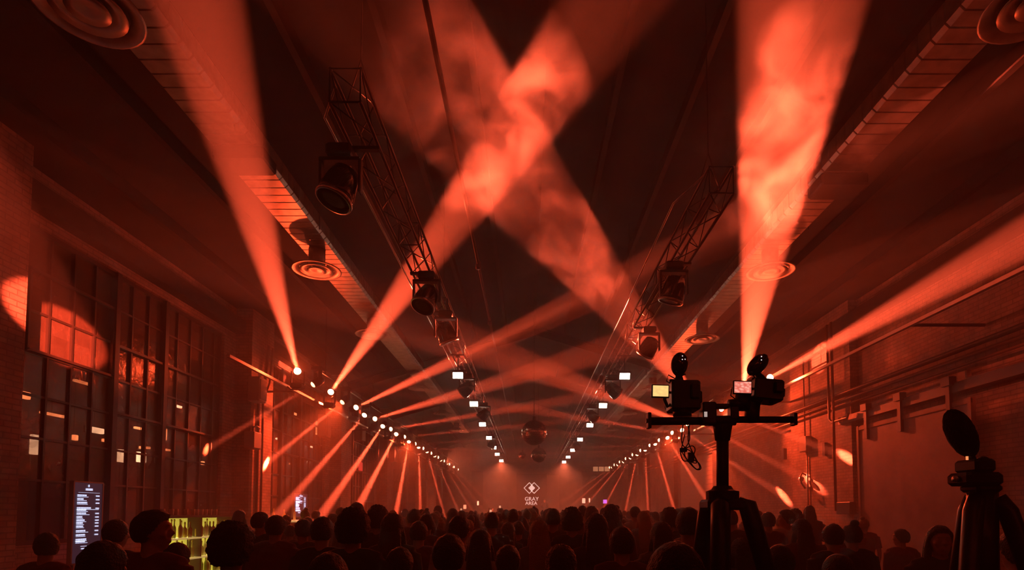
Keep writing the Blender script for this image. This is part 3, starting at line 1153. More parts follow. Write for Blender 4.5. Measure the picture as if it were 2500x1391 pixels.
# small glowing things at the far end
for (px, py, wpx, hpx, col, st, lab, nm) in (
        (1425, 1222, 8, 12, (1, .6, .45), 1.1, 'small pale screen glowing right of the stage', 'small_screen'),
        (1439, 1221, 3, 10, (1, .6, .4), 1.6, 'narrow column of little white lights beside the pale screen', 'light_column'),
        (1477, 1224, 9, 9, (.45, .15, 1.0), 1.6, 'small violet screen glowing far right of the stage', 'small_screen'),
        (1167, 1228, 4, 10, (1, .6, .35), 2.0, 'small bright lamp far left of the stage', 'small_lamp'),
        (1135, 1237, 7, 10, (1, .45, .25), 1.2, 'small orange screen glowing over the far crowd', 'small_screen')):
    p = at(px, py, 41.2)
    s = 41.2 / F
    t = thing(nm, lab, 'lamp' if 'lamp' in nm or 'column' in nm else 'screen', (p.x, p.y, 0))
    MB().tube([(0, 0, 0), (0, 0, p.z)], .02, 6).lathe([(.15, 0), (.15, .02)], 10).build('stand', BLACKM, t)
    MB().cbox((0, 0, p.z), (wpx * s + .04, .05, hpx * s + .04)).build('housing', BLACKM, t)
    MB().cbox((0, -.03, p.z), (wpx * s, .02, hpx * s)).build('lit_face', mat(nm + '_%d_face' % px, col, .4, emit=col, strength=st), t)

# ------------------------------------------------------------------ menu boards
def menu_board(px0, py0, px1, py1, X, label, big):
    a, b = on_x(px0, py1, X), on_x(px1, py0, X)
    ya, yb_ = a.y, b.y
    z0 = on_x(px0, py1, X).z
    z1 = on_x(px0, py0, X).z
    t = thing('menu_board', label, 'sign', (X, (ya + yb_) / 2, z0))
    W, Hh = yb_ - ya, z1 - z0
    MB().cbox((-.03, 0, Hh / 2), (.05, W, Hh), bevel=.006).build('screen_panel', mat('menu_screen', (.02, .02, .03), .25, emit=(.10, .06, .10), strength=.22), t)
    m = MB()
    for y in (-W / 2, W / 2):
        m.box((-.06, y - .012, 0), (.01, y + .012, Hh))
    for z in (0, Hh):
        m.box((-.06, -W / 2, z - .012), (.01, W / 2, z + .012))
    m.build('frame', RAILM, t)
    m = MB()
    for y in (-W * .38, W * .38):
        m.tube([(-.04, y, 0), (-.04, y, -z0 + .02)], .02, 8)
    m.box((-.25, -W / 2, -z0), (.15, W / 2, -z0 + .03))
    m.build('stand', BLACKM, t)
    tx = MB()

    def bar(c0, c1, r, h):              # c = fraction of the width from the left, r = rows from the top
        y0, y1 = -W / 2 + W * c0, -W / 2 + W * c1
        z = Hh * (1 - r)
        # a blurred word is a run of short blocks
        y = y0
        while y < y1 - .004:
            wd = min(random.uniform(.016, .05), y1 - y)
            tx.box((.0, y, z - h / 2), (.006, y + wd, z + h / 2))
            y += wd + .006
    random.seed(9)
    tx.ell((.003, 0, Hh * .955), (.004, .018, .022), 10, 8)
    bar(.40, .64, .09, .035)
    bar(.16, .88, .13, .004)
    rows = [(.165, .30, 1), (.21, .2, 1), (.255, .34, 1), (.32, .46, 1), (.345, .3, 0), (.385, .3, 1), (.43, .18, 1), (.47, .26, 1), (.505, .22, 1), (.545, .22, 1), (.60, .30, 1), (.65, .30, 1), (.705, .34, 0), (.73, .30, 0)]
    for (r, wd, pr) in rows:
        bar(.13, .13 + wd, r, .026)
        bar(.13, .13 + wd * random.uniform(1.0, 1.6), r + .019, .009)
        if pr:
            bar(.76, .88, r + .003, .022)
    bar(.3, .5, .79, .008)
    bar(.32, .46, .82, .02)
    tx.build('menu_lines', mat('menu_text_glow', (.9, .95, 1), .3, emit=(.62, .72, 1.0), strength=1.0), t)
    return t


menu_board(172, 1174, 252, 1378, XL + .3, 'tall lit menu screen of white lines before the near window', True)
menu_board(717, 1204, 750, 1262, XL + .4, 'small lit menu screen farther along the left wall', False)

# ------------------------------------------------------------------ back bar with bottles
def back_bar(Y0, Y1, X, label, zt, rows):
    t = thing('back_bar', label, 'bar shelf', (X, Y0, 0))
    L = Y1 - Y0
    MB().box((-.30, 0, 0), (-.24, L, zt)).box((-.24, 0, 0), (.1, .04, zt)).box((-.24, L - .04, 0), (.1, L, zt)).box((-.28, 0, zt - .03), (.1, L, zt + .01)).box((-.2, L / 2 - .02, 0), (.08, L / 2 + .02, zt)).build('shelf_case', STEEL, t)
    MB().box((-.235, .05, .25), (-.225, L - .05, zt - .05)).build('lit_back_panel', mat('backlit_bar_panel', (.5, .5, .1), .4, var=.6, scale=9, emit=(.62, .50, .06), strength=.8), t)
    for z in rows:
        MB().box((-.22, .04, z - .03), (.1, L - .04, z)).build('glass_shelf', mat('glowing_shelf_edge', (.8, .8, .3), .3, emit=(1.0, .82, .25), strength=.35), t)
    for z in rows:
        l = bpy.data.lights.new('shelf_strip', 'AREA')
        l.shape = 'RECTANGLE'
        l.size = .05
        l.size_y = L * .9
        l.energy = 5
        l.color = (1, .85, .2)
        o = bpy.data.objects.new('shelf_strip', l)
        C.objects.link(o)
        o.parent = t
        o.location = (-.12, L / 2, z + .42)
    return t


by0, by1 = on_x(392, 1300, XL + .75).y, on_x(556, 1300, XL + .75).y
BZ = CAMH - .07
back_bar(by0, by1, XL + .75, 'back bar shelves glowing yellow green behind bottles', BZ, [.45, .82, 1.22])
bot_col = [(.25, .35, .05), (.5, .35, .05), (.06, .10, .02), (.6, .5, .2), (.3, .12, .02), (.7, .65, .4)]


def bottle_mesh(kind):
    h = [.30, .27, .33][kind]
    r = [.038, .045, .034][kind]
    return MB().lathe([(r * .9, 0), (r, .01), (r, h * .58), (r * .8, h * .66), (r * .36, h * .76), (r * .32, h * .96), (r * .42, h * .965), (r * .42, h)], 14).mesh('bottle', None, True)


BOT = {}
for kd in range(3):
    for ci, c in enumerate(bot_col):
        me = bottle_mesh(kd)
        me.materials.append(mat('bottle_glass_%d' % ci, c, .08, 0, coat=.5))
        BOT[(kd, ci)] = me
CAPM = mat('bottle_cap', (.5, .4, .1), .3, .8)
CAPME = MB().lathe([(.016, 0), (.016, .03), (.013, .034)], 10).mesh('cap', CAPM, True)
random.seed(11)
for z, rn in ((.45, 'lowest'), (.82, 'middle'), (1.22, 'upper')):
    y = by0 + .1
    while y < by1 - .1:
        if abs(y - (by0 + by1) / 2) < .08:
            y += .09
        kd, ci = random.randrange(3), random.randrange(6)
        o = bpy.data.objects.new('bottle', BOT[(kd, ci)])
        C.objects.link(o)
        o.location = (XL + .75 + random.uniform(-.1, -.02), y, z + .002)
        tag(o, 'liquor bottle in the row on the %s glowing shelf of the back bar' % rn, 'bottle', 'bottles on the %s back bar shelf' % rn)
        c = link('cap', CAPME, o, (0, 0, [.30, .27, .33][kd]))
        y += random.uniform(.10, .15)
# glasses on top of the bar case
GLM = mat('drinking_glass', (.5, .4, .3), .05, 0, coat=.8)
GLME = MB().lathe([(.03, 0), (.035, .005), (.042, .12), (.039, .12), (.032, .012)], 14).mesh('tumbler', GLM, True)
y = by0 + .2
while y < by1 - .2:
    o = bpy.data.objects.new('tumbler', GLME)
    C.objects.link(o)
    o.location = (XL + .75 - .1, y, BZ + .012)
    tag(o, 'small glass standing on top of the glowing back bar', 'glass', 'glasses on the back bar')
    y += random.uniform(.14, .4)
# far service counter with a lit top
p = at(697, 1262, 16.5)
t = thing('service_counter', 'small counter with a glowing yellow top by the far menu screen', 'bar counter', (p.x, p.y, 0))
MB().cbox((0, 0, .72), (.9, .9, 1.44), bevel=.02).build('counter_body', STEEL, t)
MB().cbox((0, 0, 1.47), (1.0, 1.0, .05)).build('lit_top', mat('glowing_counter_top', (1, .8, .4), .3, emit=(1.0, .62, .2), strength=.55), t)
for i, (dx, lab) in enumerate(((-.3, 'bottle at the left end of the glowing counter'), (.0, 'bottle in the middle of the glowing counter'), (.3, 'bottle at the right end of the glowing counter'))):
    o = bpy.data.objects.new('bottle', BOT[(i, (i * 2 + 1) % 6)])
    C.objects.link(o)
    o.location = (p.x + dx, p.y - .1, 1.497)
    tag(o, lab, 'bottle')
    link('cap', CAPME, o, (0, 0, [.30, .27, .33][i]))

# speaker, box and sign on the first left pier
def wallbox(px, py, X, size, m, name, label, cat):
    p = on_x(px, py, X)
    t = thing(name, label, cat, p)
    MB().cbox((0, 0, 0), size, bevel=.02).build('housing', m, t)
    return t


t = wallbox(617, 1075, XL + .56, (.26, .42, .42), BOXM, 'electrical_cabinet', 'square grey box with a rounded top on the left pier', 'electrical box')
MB().tube([(0, 0, .2), (0, 0, .34), (.05, .1, .38), (.05, .25, .34)], .025, 8).build('conduit_elbow', PIPEM, t, True)
t = wallbox(628, 952, XL + .6, (.3, .4, .62), BOXM, 'loudspeaker', 'pale loudspeaker high on the left pier under the steel rail', 'speaker')
MB().cbox((.16, 0, 0), (.02, .34, .5), bevel=.005).build('grille', mat('perforated_grille', (.3, .2, .16), .6, bump=1, scale=120), t)
t = wallbox(792, 1040, XL + .6, (.3, .42, .75), BOXM, 'loudspeaker', 'tall pale loudspeaker on the second left pier beside the window', 'speaker')
MB().cbox((.16, 0, 0), (.02, .34, .66), bevel=.005).build('grille', MATS['perforated_grille'], t)
MB().tube([(0, 0, .3), (0, 0, roof_z(XL + .6) - t.location.z - .02)], .012, 6).build('drop_rod', STEEL, t)
t = wallbox(880, 1058, XL + .6, (.3, .5, .6), BOXM, 'loudspeaker', 'small pale loudspeaker on the third left pier', 'speaker')
t = wallbox(960, 1108, XL + .6, (.3, .5, .8), BOXM, 'loudspeaker', 'farthest pale loudspeaker on the left wall piers', 'speaker')
for (px, py, lab) in ((1690, 1106, 'pale loudspeaker hanging by the roller door under the right lights'), (1562, 1145, 'pale loudspeaker farther along under the right lights'), (1528, 1158, 'farthest pale loudspeaker under the right lights')):
    wallbox(px, py, XR - .45, (.3, .45, .8), BOXM, 'loudspeaker', lab, 'speaker')
t = wallbox(880, 1138, XL + .75, (.05, .45, .35), mat('exit_sign_face', (.6, .05, .05), .4, emit=(1, .05, .03), strength=.7), 'exit_sign', 'small red lit sign on the left wall between windows', 'sign')
MB().tube([(0, 0, .1), (0, 0, roof_z(XL + .75) - t.location.z)], .01, 6).build('drop_rod', STEEL, t)
for (dy, r, lab, px0) in ((0, .04, 'thick pipe running down the corner of the first left pier', 604), (.25, .03, 'thin pipe beside the thick one down the first left pier', 611)):
    y = 14.75 + dy
    xx = XL + .50
    zt = EAVE - .75
    pipe('wall_pipe', [(xx - .0, y + .5, zt), (xx, y + .35, 5.2), (xx, y, 4.6), (xx, y, .6)], r, PIPEM, lab)

# lights and things beyond the left windows
LG = mat('outside_white_light', (1, 1, 1), .4, emit=(1.0, .66, .44), strength=6)
LG2 = mat('outside_orange_light', (1, .6, .3), .4, emit=(1.0, .30, .12), strength=6)
out = [(200, 933, .5, .05, 1), (130, 1012, .7, .05, 1), (300, 1113, .34, .30, 0), (345, 1116, .32, .26, 0), (388, 1122, .26, .2, 0), (18, 1080, .22, .55, 0), (84, 1085, .18, .4, 0),
       (183, 1068, .12, .12, 1), (233, 1050, .5, .12, 0), (338, 1045, .3, .05, 1), (435, 992, .3, .06, 0), (400, 1060, .2, .3, 1), (258, 1075, .2, .07, 1), (62, 965, .2, .14, 1),
       (345, 1092, .1, .06, 1), (362, 1093, .1, .06, 1), (408, 1098, .25, .05, 1), (495, 1130, .1, .1, 1), (20, 1035, .3, .3, 1),
       (681, 1072, .55, .06, 0), (762, 1091, .5, .06, 0), (753, 1128, .2, .12, 0), (709, 1132, .2, .06, 1), (727, 1128, .2, .06, 1), (773, 1045, .12, .6, 1), (720, 1010, .5, .08, 1)]
olab = ['long tube lamp seen through the upper near window panes', 'tube lamp seen low through the near window', 'largest white lit panel seen through the near window', 'middle of three white lit panels behind the window',
        'smallest of three white lit panels behind the window', 'bright white upright panel at the left end of the near window', 'dim upright white panel behind the near window', 'small glaring orange lamp behind the near window',
        'wide pale reflection-like lamp behind the near window', 'short tube lamp behind the middle window panes', 'lit pendant behind the far panes of the near window', 'orange lantern behind the thick mullion',
        'little orange lamp above the white panels, left', 'orange lamp behind the upper left panes', 'left of two tiny orange lamps above the white panels', 'right of two tiny orange lamps above the white panels',
        'flat orange lamp behind the thick mullion', 'tiny orange lamp near the right end of the near window', 'orange lit panel at the left end of the near window',
        'white pendant behind the second window, left', 'white pendant behind the second window, right', 'round white lamp low behind the second window', 'short orange lamp behind the second window, left of the round one',
        'short orange lamp behind the second window, next to the round one', 'tall orange strip behind the second window beside the speaker', 'flat orange lamp high behind the second window']
for (px, py, wd, hg, kind), lab in zip(out, olab):
    p = on_x(px, py, XL - 2.3 - .17 * (len(C.objects) // 3 % 4))
    t = thing('outside_lamp', lab, 'lamp', p, 0, 'lights beyond the left windows')
    sc = p.y / 14.0
    MB().cbox((0, 0, 0), (.08, wd * .9, hg), bevel=.01).build('lamp_face', LG2 if kind else LG, t)
    MB().cbox((-.06, 0, 0), (.05, wd * .9 + .04, hg + .03)).build('lamp_back', BLACKM, t)
    if hg < .25:
        MB().tube([(-.03, 0, 0), (-.03, 0, 6.3 - p.z)], .008, 5).build('suspension_cord', BLACKM, t)
    else:
        MB().tube([(-.06, 0, -hg / 2), (-.06, 0, -p.z)], .02, 6).build('post', BLACKM, t)

# ------------------------------------------------------------------ the two-camera rig on its tripod
RY = 2.7
RS = RY / F


def rg(px, py, dy=0.0):                 # rig-local point (the rig stands at x = RIGX, y = RY)
    p = at(px, py, RY + dy)
    return Vector((p.x - RIGX, dy, p.z))


RIGX = at(1764, 1100, RY).x
rig = thing('camera_tripod', 'black tripod with a tall column and a crossbar carrying two cameras', 'tripod', (RIGX, RY, 0))
MB().tube([rg(1764, 1225), rg(1764, 1060)], .028, 18).tube([rg(1764, 1075), rg(1764, 1048), rg(1764, 1036)], [.034, .042, .046], 18).build('column', BLACKM, rig, True)
m = MB().lathe([(.06, 0), (.075, .01), (.075, .05), (.05, .06), (.04, .075)], 20, Matrix.Translation(rg(1764, 1225)))
m.cbox(rg(1764, 1232), (.18, .15, .05), bevel=.012)
m.build('apex_collar', BLACKM, rig)
apex = rg(1764, 1228)
MB().tube([rg(1766, 1225), rg(1766, 1460)], .034, 16).build('lower_column', BLACKM, rig, True)
for ang, wk in ((246, 1.0), (334, 1.0), (110, 1.0)):
    a = math.radians(ang)
    dv = Vector((math.cos(a), math.sin(a), 0))
    top = apex + dv * .07
    knee = apex + dv * .11 + Vector((0, 0, -.012))
    foot = Vector((dv.x * .55, dv.y * .55, .0))
    mid = knee + (foot - knee) * .5
    m = MB().tube([top + Vector((0, 0, .005)), knee, knee + (foot - knee) * .06, mid], [.028, .042, .042, .038], 12, up=(dv.y, -dv.x, 0))
    m.tube([mid, mid + (foot - mid) * .5], .026, 10)
    lg = m.build('leg', BLACKP, rig, True)
    MB().tube([mid - (foot - mid) * .04, mid + (foot - mid) * .06], .036, 12).build('leg_clamp', BLACKM, lg, True)
    MB().tube([mid + (foot - mid) * .45, foot + Vector((0, 0, .02))], .015, 10).ell(foot + Vector((0, 0, .018)), (.025, .025, .018)).build('lower_section', BLACKM, lg, True)
# broad front apron of the tripod: the spreader bag strap
m = MB().tube([rg(1590, 1028), rg(1735, 1027)], .017, 14, ry=.019)
m.tube([rg(1790, 1024), rg(1935, 1024)], .016, 14)
m.tube([rg(1730, 1027), rg(1795, 1026)], .024, 14)
m.build('crossbar', BLACKM, rig, True)
for (px, py, hh) in ((1584, 1027, .075), (1938, 1024, .058)):
    m = MB().cbox(rg(px, py), (.016, .05, hh), bevel=.003)
    m.tube([rg(px - 7, py), rg(px + 7, py)], .011, 12)
    m.build('end_stop', BLACKM, rig)
m = MB().cbox(rg(1728, 1010), (.065, .07, .105), bevel=.006).cbox(rg(1752, 992), (.10, .05, .02), bevel=.004).cbox(rg(1790, 1008), (.04, .05, .06), bevel=.004)
ctl = m.build('slider_motor', BLACKP, rig)
MB().cbox(rg(1723, 1011, -.037), (.014, .003, .024)).build('status_display', mat('small_status_display', (.8, .8, .8), .4, emit=(.8, .62, .55), strength=.5), ctl)


def video_camera(cx, cy, wpx, hpx, label, tilt, mon, mon_mat, dome, dome_t, extra):
    root = thing('video_camera', label, 'camera', (RIGX + rg(cx, cy).x, RY, rg(cx, cy).z))
    o = rg(cx, cy)

    def q(px, py, dy=0):
        return rg(px, py, dy) - o
    W_, H_ = wpx * RS, hpx * RS
    R = Matrix.Rotation(tilt, 4, 'Y')
    m = MB().cbox((0, .02, 0), (W_, .13, H_), R, bevel=.008)
    m.cbox((W_ * .28, -.05, H_ * .1), (W_ * .3, .03, H_ * .5), R, bevel=.006)
    m.cbox((-W_ * .3, .04, H_ * .52), (W_ * .4, .08, H_ * .16), R, bevel=.004)
    m.cbox((W_ * .52, 0, -H_ * .05), (.02, .05, H_ * .4), R, bevel=.004)
    m.build('camera_body', BLACKP, root)
    MB().lathe([(.035, .06), (.038, .13), (.045, .15), (.05, .20), (.046, .21), (.04, .2)], 20, R @ Matrix.Rotation(-math.pi / 2, 4, 'X')).build('lens', BLACKM, root, True)
    # monitor on its arm
    m = MB().cbox((0, 0, 0), (mon[2] * RS + .012, .012, mon[3] * RS + .012), bevel=.003)
    mo = m.build('monitor', BLACKP, root)
    mo.location = q(mon[0], mon[1], -.05)
    mo.rotation_euler = (mon[5], mon[4], 0)
    scr = MB().cbox((0, -.008, 0), (mon[2] * RS, .003, mon[3] * RS)).build('monitor_screen', mon_mat, mo)
    MB().tube([q(mon[0] + mon[2] / 2 - 6, mon[1], -.04), q(cx - wpx * .42, mon[1] + 4, -.01)], .006, 8).build('monitor_arm', BLACKM, root)
    # glossy round hood on a neck
    dx_, dy_, rx, rz = dome
    g = MB().ell((0, 0, 0), (rx * RS, rx * RS * .9, rz * RS), 28, 20, Matrix.Rotation(dome_t, 4, 'Y'))
    dm = g.build('round_hood', GLOSSB, root, True)
    dm.location = q(dx_, dy_)
    m = MB().tube([q(dx_ - 2, dy_ + rz * .6), q(cx - 12, cy - hpx / 2 - 4), q(cx - 12, cy - hpx / 2 + 4)], [.012, .02, .03], 12)
    m.tube([q(dx_ - 14, dy_ + rz * .7, -.01), q(dx_ - 4, dy_ + rz * 1.05, -.02), q(dx_ + 14, dy_ + rz * .8, -.01)], .004, 6)
    m.build('hood_mount', BLACKM, root, True)
    for (ax, az) in ((3, -16), (2, -7), (9, -8)):  # reflections on the glossy hood, put in as small glowing dots
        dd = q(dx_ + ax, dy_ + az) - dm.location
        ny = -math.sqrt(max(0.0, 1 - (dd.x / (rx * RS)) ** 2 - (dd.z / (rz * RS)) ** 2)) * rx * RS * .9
        MB().ell((dd.x, ny, dd.z), (.0028, .0022, .0028), 8, 6).build('painted_glint', mat('glint_white', (1, 1, 1), .3, emit=(1, .8, .8), strength=1.0), dm)
    for kind, pts, rr in extra:
        MB().tube([q(*p) for p in pts], rr, 8).build(kind, BLACKP, root, True)
    return root


def screen_mat(name, c1, c2, st, scale):
    m = bpy.data.materials.new(name)
    m.use_nodes = True
    nt = m.node_tree
    b = nt.nodes['Principled BSDF']
    tc = nt.nodes.new('ShaderNodeTexCoord')
    v = nt.nodes.new('ShaderNodeTexVoronoi')
    v.inputs['Scale'].default_value = scale
    cr = nt.nodes.new('ShaderNodeMix')
    cr.data_type = 'RGBA'
    cr.inputs['A'].default_value = (*c1, 1)
    cr.inputs['B'].default_value = (*c2, 1)
    mr = nt.nodes.new('ShaderNodeMapRange')
    mr.inputs['From Min'].default_value = .2
    mr.inputs['From Max'].default_value = .7
    nt.links.new(tc.outputs['Generated'], v.inputs['Vector'])
    nt.links.new(v.outputs['Distance'], mr.inputs['Value'])
    nt.links.new(mr.outputs[0], cr.inputs['Factor'])
    nt.links.new(cr.outputs['Result'], b.inputs['Emission Color'])
    b.inputs['Emission Strength'].default_value = st
    m.cycles.emission_sampling = 'NONE'
    return m


video_camera(1670, 967, 70, 72, 'black camera with a yellow monitor on the left end of the crossbar', 0.0,
             (1612, 955, 37, 26, 0.03, 0.0), screen_mat('yellow_monitor_picture', (1.0, .62, .20), (.8, .52, .18), 1.1, 4),
             (1659, 889, 21, 30), .12,
             [('baseplate', [(1666, 1000), (1666, 1016)], .045), ('cable', [(1650, 925), (1632, 915), (1627, 930), (1640, 938)], .003),
              ('handgrip', [(1628, 955), (1622, 975), (1630, 992), (1640, 985)], .009)])
video_camera(1870, 954, 72, 52, 'black camera with a pink monitor, tilted, on the right arm of the crossbar', .10,
             (1812, 946, 40, 27, .03, .0), screen_mat('pink_monitor_picture', (1.0, .42, .32), (.75, .14, .10), 1.0, 5),
             (1850, 890, 20, 33), .75,
             [('ball_head', [(1836, 1030), (1836, 1008), (1838, 985)], .036), ('baseplate', [(1840, 985), (1850, 972)], .03), ('battery_pack', [(1780, 990), (1822, 985)], .03),
              ('lower_grip', [(1815, 965), (1812, 1000)], .038), ('microphone', [(1878, 970), (1884, 986)], .010), ('cable', [(1788, 945), (1784, 965), (1800, 978)], .003)])
# cables dangling from the crossbar
t = thing('cable_bundle', 'tangle of thin dark cables and a plug hanging below the crossbar', 'cable', (RIGX, RY, 0))
loops = [[(1678, 1030), (1684, 1070), (1672, 1098), (1676, 1120), (1700, 1130), (1690, 1105), (1672, 1092), (1664, 1075), (1668, 1032)],
         [(1684, 1032), (1680, 1075), (1694, 1110), (1708, 1138), (1700, 1145), (1682, 1128), (1668, 1108), (1664, 1095), (1672, 1060)],
         [(1672, 1095), (1690, 1088), (1697, 1098), (1688, 1118), (1670, 1125), (1662, 1105), (1674, 1090)],
         [(1690, 1120), (1706, 1130), (1711, 1143), (1702, 1146), (1690, 1135), (1680, 1115)]]


def smooth_pts(P, k=5):
    out = []
    n = len(P)
    for i in range(n - 1):
        p0, p1, p2, p3 = P[max(i - 1, 0)], P[i], P[i + 1], P[min(i + 2, n - 1)]
        for j in range(k):
            t_ = j / k
            out.append(.5 * ((2 * p1) + (p2 - p0) * t_ + (2 * p0 - 5 * p1 + 4 * p2 - p3) * t_ ** 2 + (3 * p1 - p0 - 3 * p2 + p3) * t_ ** 3))
    out.append(P[-1])
    return out


for i, lp in enumerate(loops):
    MB().tube(smooth_pts([rg(x, y, -.02 + .012 * (i + j % 2)) for j, (x, y) in enumerate(lp)]), .0028, 6).build('cable', BLACKP, t, True)
MB().cbox(rg(1686, 1116), (.03, .03, .045), Matrix.Identity(4), bevel=.004).cbox(rg(1668, 1098), (.035, .02, .02), bevel=.004).build('plug', BLACKP, t)

# the other stand at the right edge: dark camera with a furry windscreen
QY = 2.2
QX = at(2378, 1100, QY).x


def qg(px, py, dy=0.0):
    p = at(px, py, QY + dy)
    return Vector((p.x - QX, dy, p.z))


FUR = mat('furry_black_cover', (.012, .008, .008), .95, bump=1.0, scale=60)
t = thing('camera_tripod', 'dark tripod in shadow near the right edge of the hall floor', 'tripod', (QX, QY, 0))
MB().tube([qg(2398, 1200), qg(2398, 1330), qg(2398, 1500)], [.05, .052, .055], 16).build('column', BLACKP, t, True)
ap = qg(2398, 1215)
for ang in (210, 330, 90):
    a = math.radians(ang)
    dv = Vector((math.cos(a), math.sin(a), 0))
    f = Vector((ap.x + dv.x * .5, dv.y * .5, 0))
    lg = MB().tube([ap + dv * .045, ap + dv * .075 + Vector((0, 0, -.05)), f], [.03, .034, .02], 12).build('leg', BLACKP, t, True)
    MB().ell(f + Vector((0, 0, .02)), (.03, .03, .02)).build('rubber_foot', BLACKM, lg, True)
MB().cbox(qg(2380, 1170), (.14, .12, .05), bevel=.012).cbox(qg(2395, 1192), (.10, .1, .03), bevel=.01).build('tripod_head', BLACKM, t)
MB().tube([qg(2340, 1170), qg(2328, 1168)], .012, 10).build('pan_knob', ALU, t, True)
t2 = thing('video_camera', 'dark camera with a tilted furry oval windscreen on the right edge tripod', 'camera', (QX, QY, 0))
cc = qg(2347, 1060)
m = MB().ell((0, 0, 0), (.047, .05, .095), 32, 24, Matrix.Rotation(-.42, 4, 'Y'), fn=lambda d: 1 + .05 * noise.noise(d * 9) + .10 * max(0, d.z))
o = m.build('windscreen', FUR, t2, True)
o.location = cc
MB().cbox(qg(2380, 1138), (.08, .12, .05), bevel=.01).ell(qg(2400, 1128), (.02, .03, .025)).tube([qg(2366, 1108), qg(2378, 1136)], .016, 12).build('camera_body', BLACKP, t2)
MB().cbox(qg(2361, 1118, -.03), (.006, .006, .014)).build('orange_indicator', mat('orange_indicator', (1, .5, .2), .3, emit=(1, .3, .1), strength=.9), t2)

# ------------------------------------------------------------------ people
SKIN = mat('skin', (.42, .24, .17), .55, bump=.05, scale=60)
HAIRS = [mat('black_hair', (.012, .009, .008), .55, bump=.9, scale=90), mat('brown_hair', (.05, .028, .018), .55, bump=.9, scale=90),
         mat('blond_hair', (.35, .22, .11), .55, bump=.9, scale=90), mat('dark_brown_hair', (.025, .015, .011), .55, bump=.9, scale=90)]
CLOTHS = [mat('black_shirt', (.012, .012, .013), .9), mat('charcoal_shirt', (.04, .04, .045), .9), mat('maroon_shirt', (.10, .02, .02), .9), mat('grey_shirt', (.16, .15, .15), .9),
          mat('pale_shirt', (.45, .42, .40), .9), mat('navy_shirt', (.02, .025, .06), .9), mat('olive_shirt', (.07, .07, .035), .9)]
JEANS = mat('dark_jeans', (.02, .022, .035), .9)
SHOE = mat('dark_shoes', (.02, .02, .02), .6)
PHONE_B = mat('phone_body', (.02, .02, .02), .3)
PHONE_S = mat('phone_screen_glow', (1, .7, .5), .3, emit=(1.0, .38, .2), strength=1.1)


def remesh(mb, name, voxel, material, smooth_it=3):
    me = mb.mesh(name, material)
    o = bpy.data.objects.new(name, me)
    C.objects.link(o)
    rm = o.modifiers.new('r', 'REMESH')
    rm.mode = 'VOXEL'
    rm.voxel_size = voxel
    rm.use_smooth_shade = True
    sm = o.modifiers.new('s', 'SMOOTH')
    sm.iterations = smooth_it
    sm.factor = .5
    dg = bpy.context.evaluated_depsgraph_get()
    dg.update()
    out = bpy.data.meshes.new_from_object(o.evaluated_get(dg))
    out.name = name
    bpy.data.objects.remove(o)
    out.materials.clear()
    out.materials.append(material)
    out.polygons.foreach_set('use_smooth', [True] * len(out.polygons))
    return out


V3 = Vector


def arm_pts(pose, s):
    sh = V3((s * .185, 0, 1.43))
    if pose == 'down':
        el, wr = V3((s * .235, -.02, 1.14)), V3((s * .225, .06, .90))
        hd = V3((s * .215, .10, .82))
    elif pose == 'phone':
        el, wr = V3((s * .25, .22, 1.40)), V3((s * .07, .34, 1.66))
        hd = V3((s * .045, .36, 1.74))
    elif pose == 'up':
        el, wr = V3((s * .27, .10, 1.66)), V3((s * .20, .14, 1.92))
        hd = V3((s * .19, .15, 2.01))
    elif pose == 'drink':
        el, wr = V3((s * .24, .06, 1.17)), V3((s * .13, .30, 1.24))
        hd = V3((s * .10, .36, 1.27))
    elif pose == 'point':
        el, wr = V3((s * .45, .06, 1.44)), V3((s * .68, .12, 1.50))
        hd = V3((s * .76, .14, 1.52))
    return sh, el, wr, hd


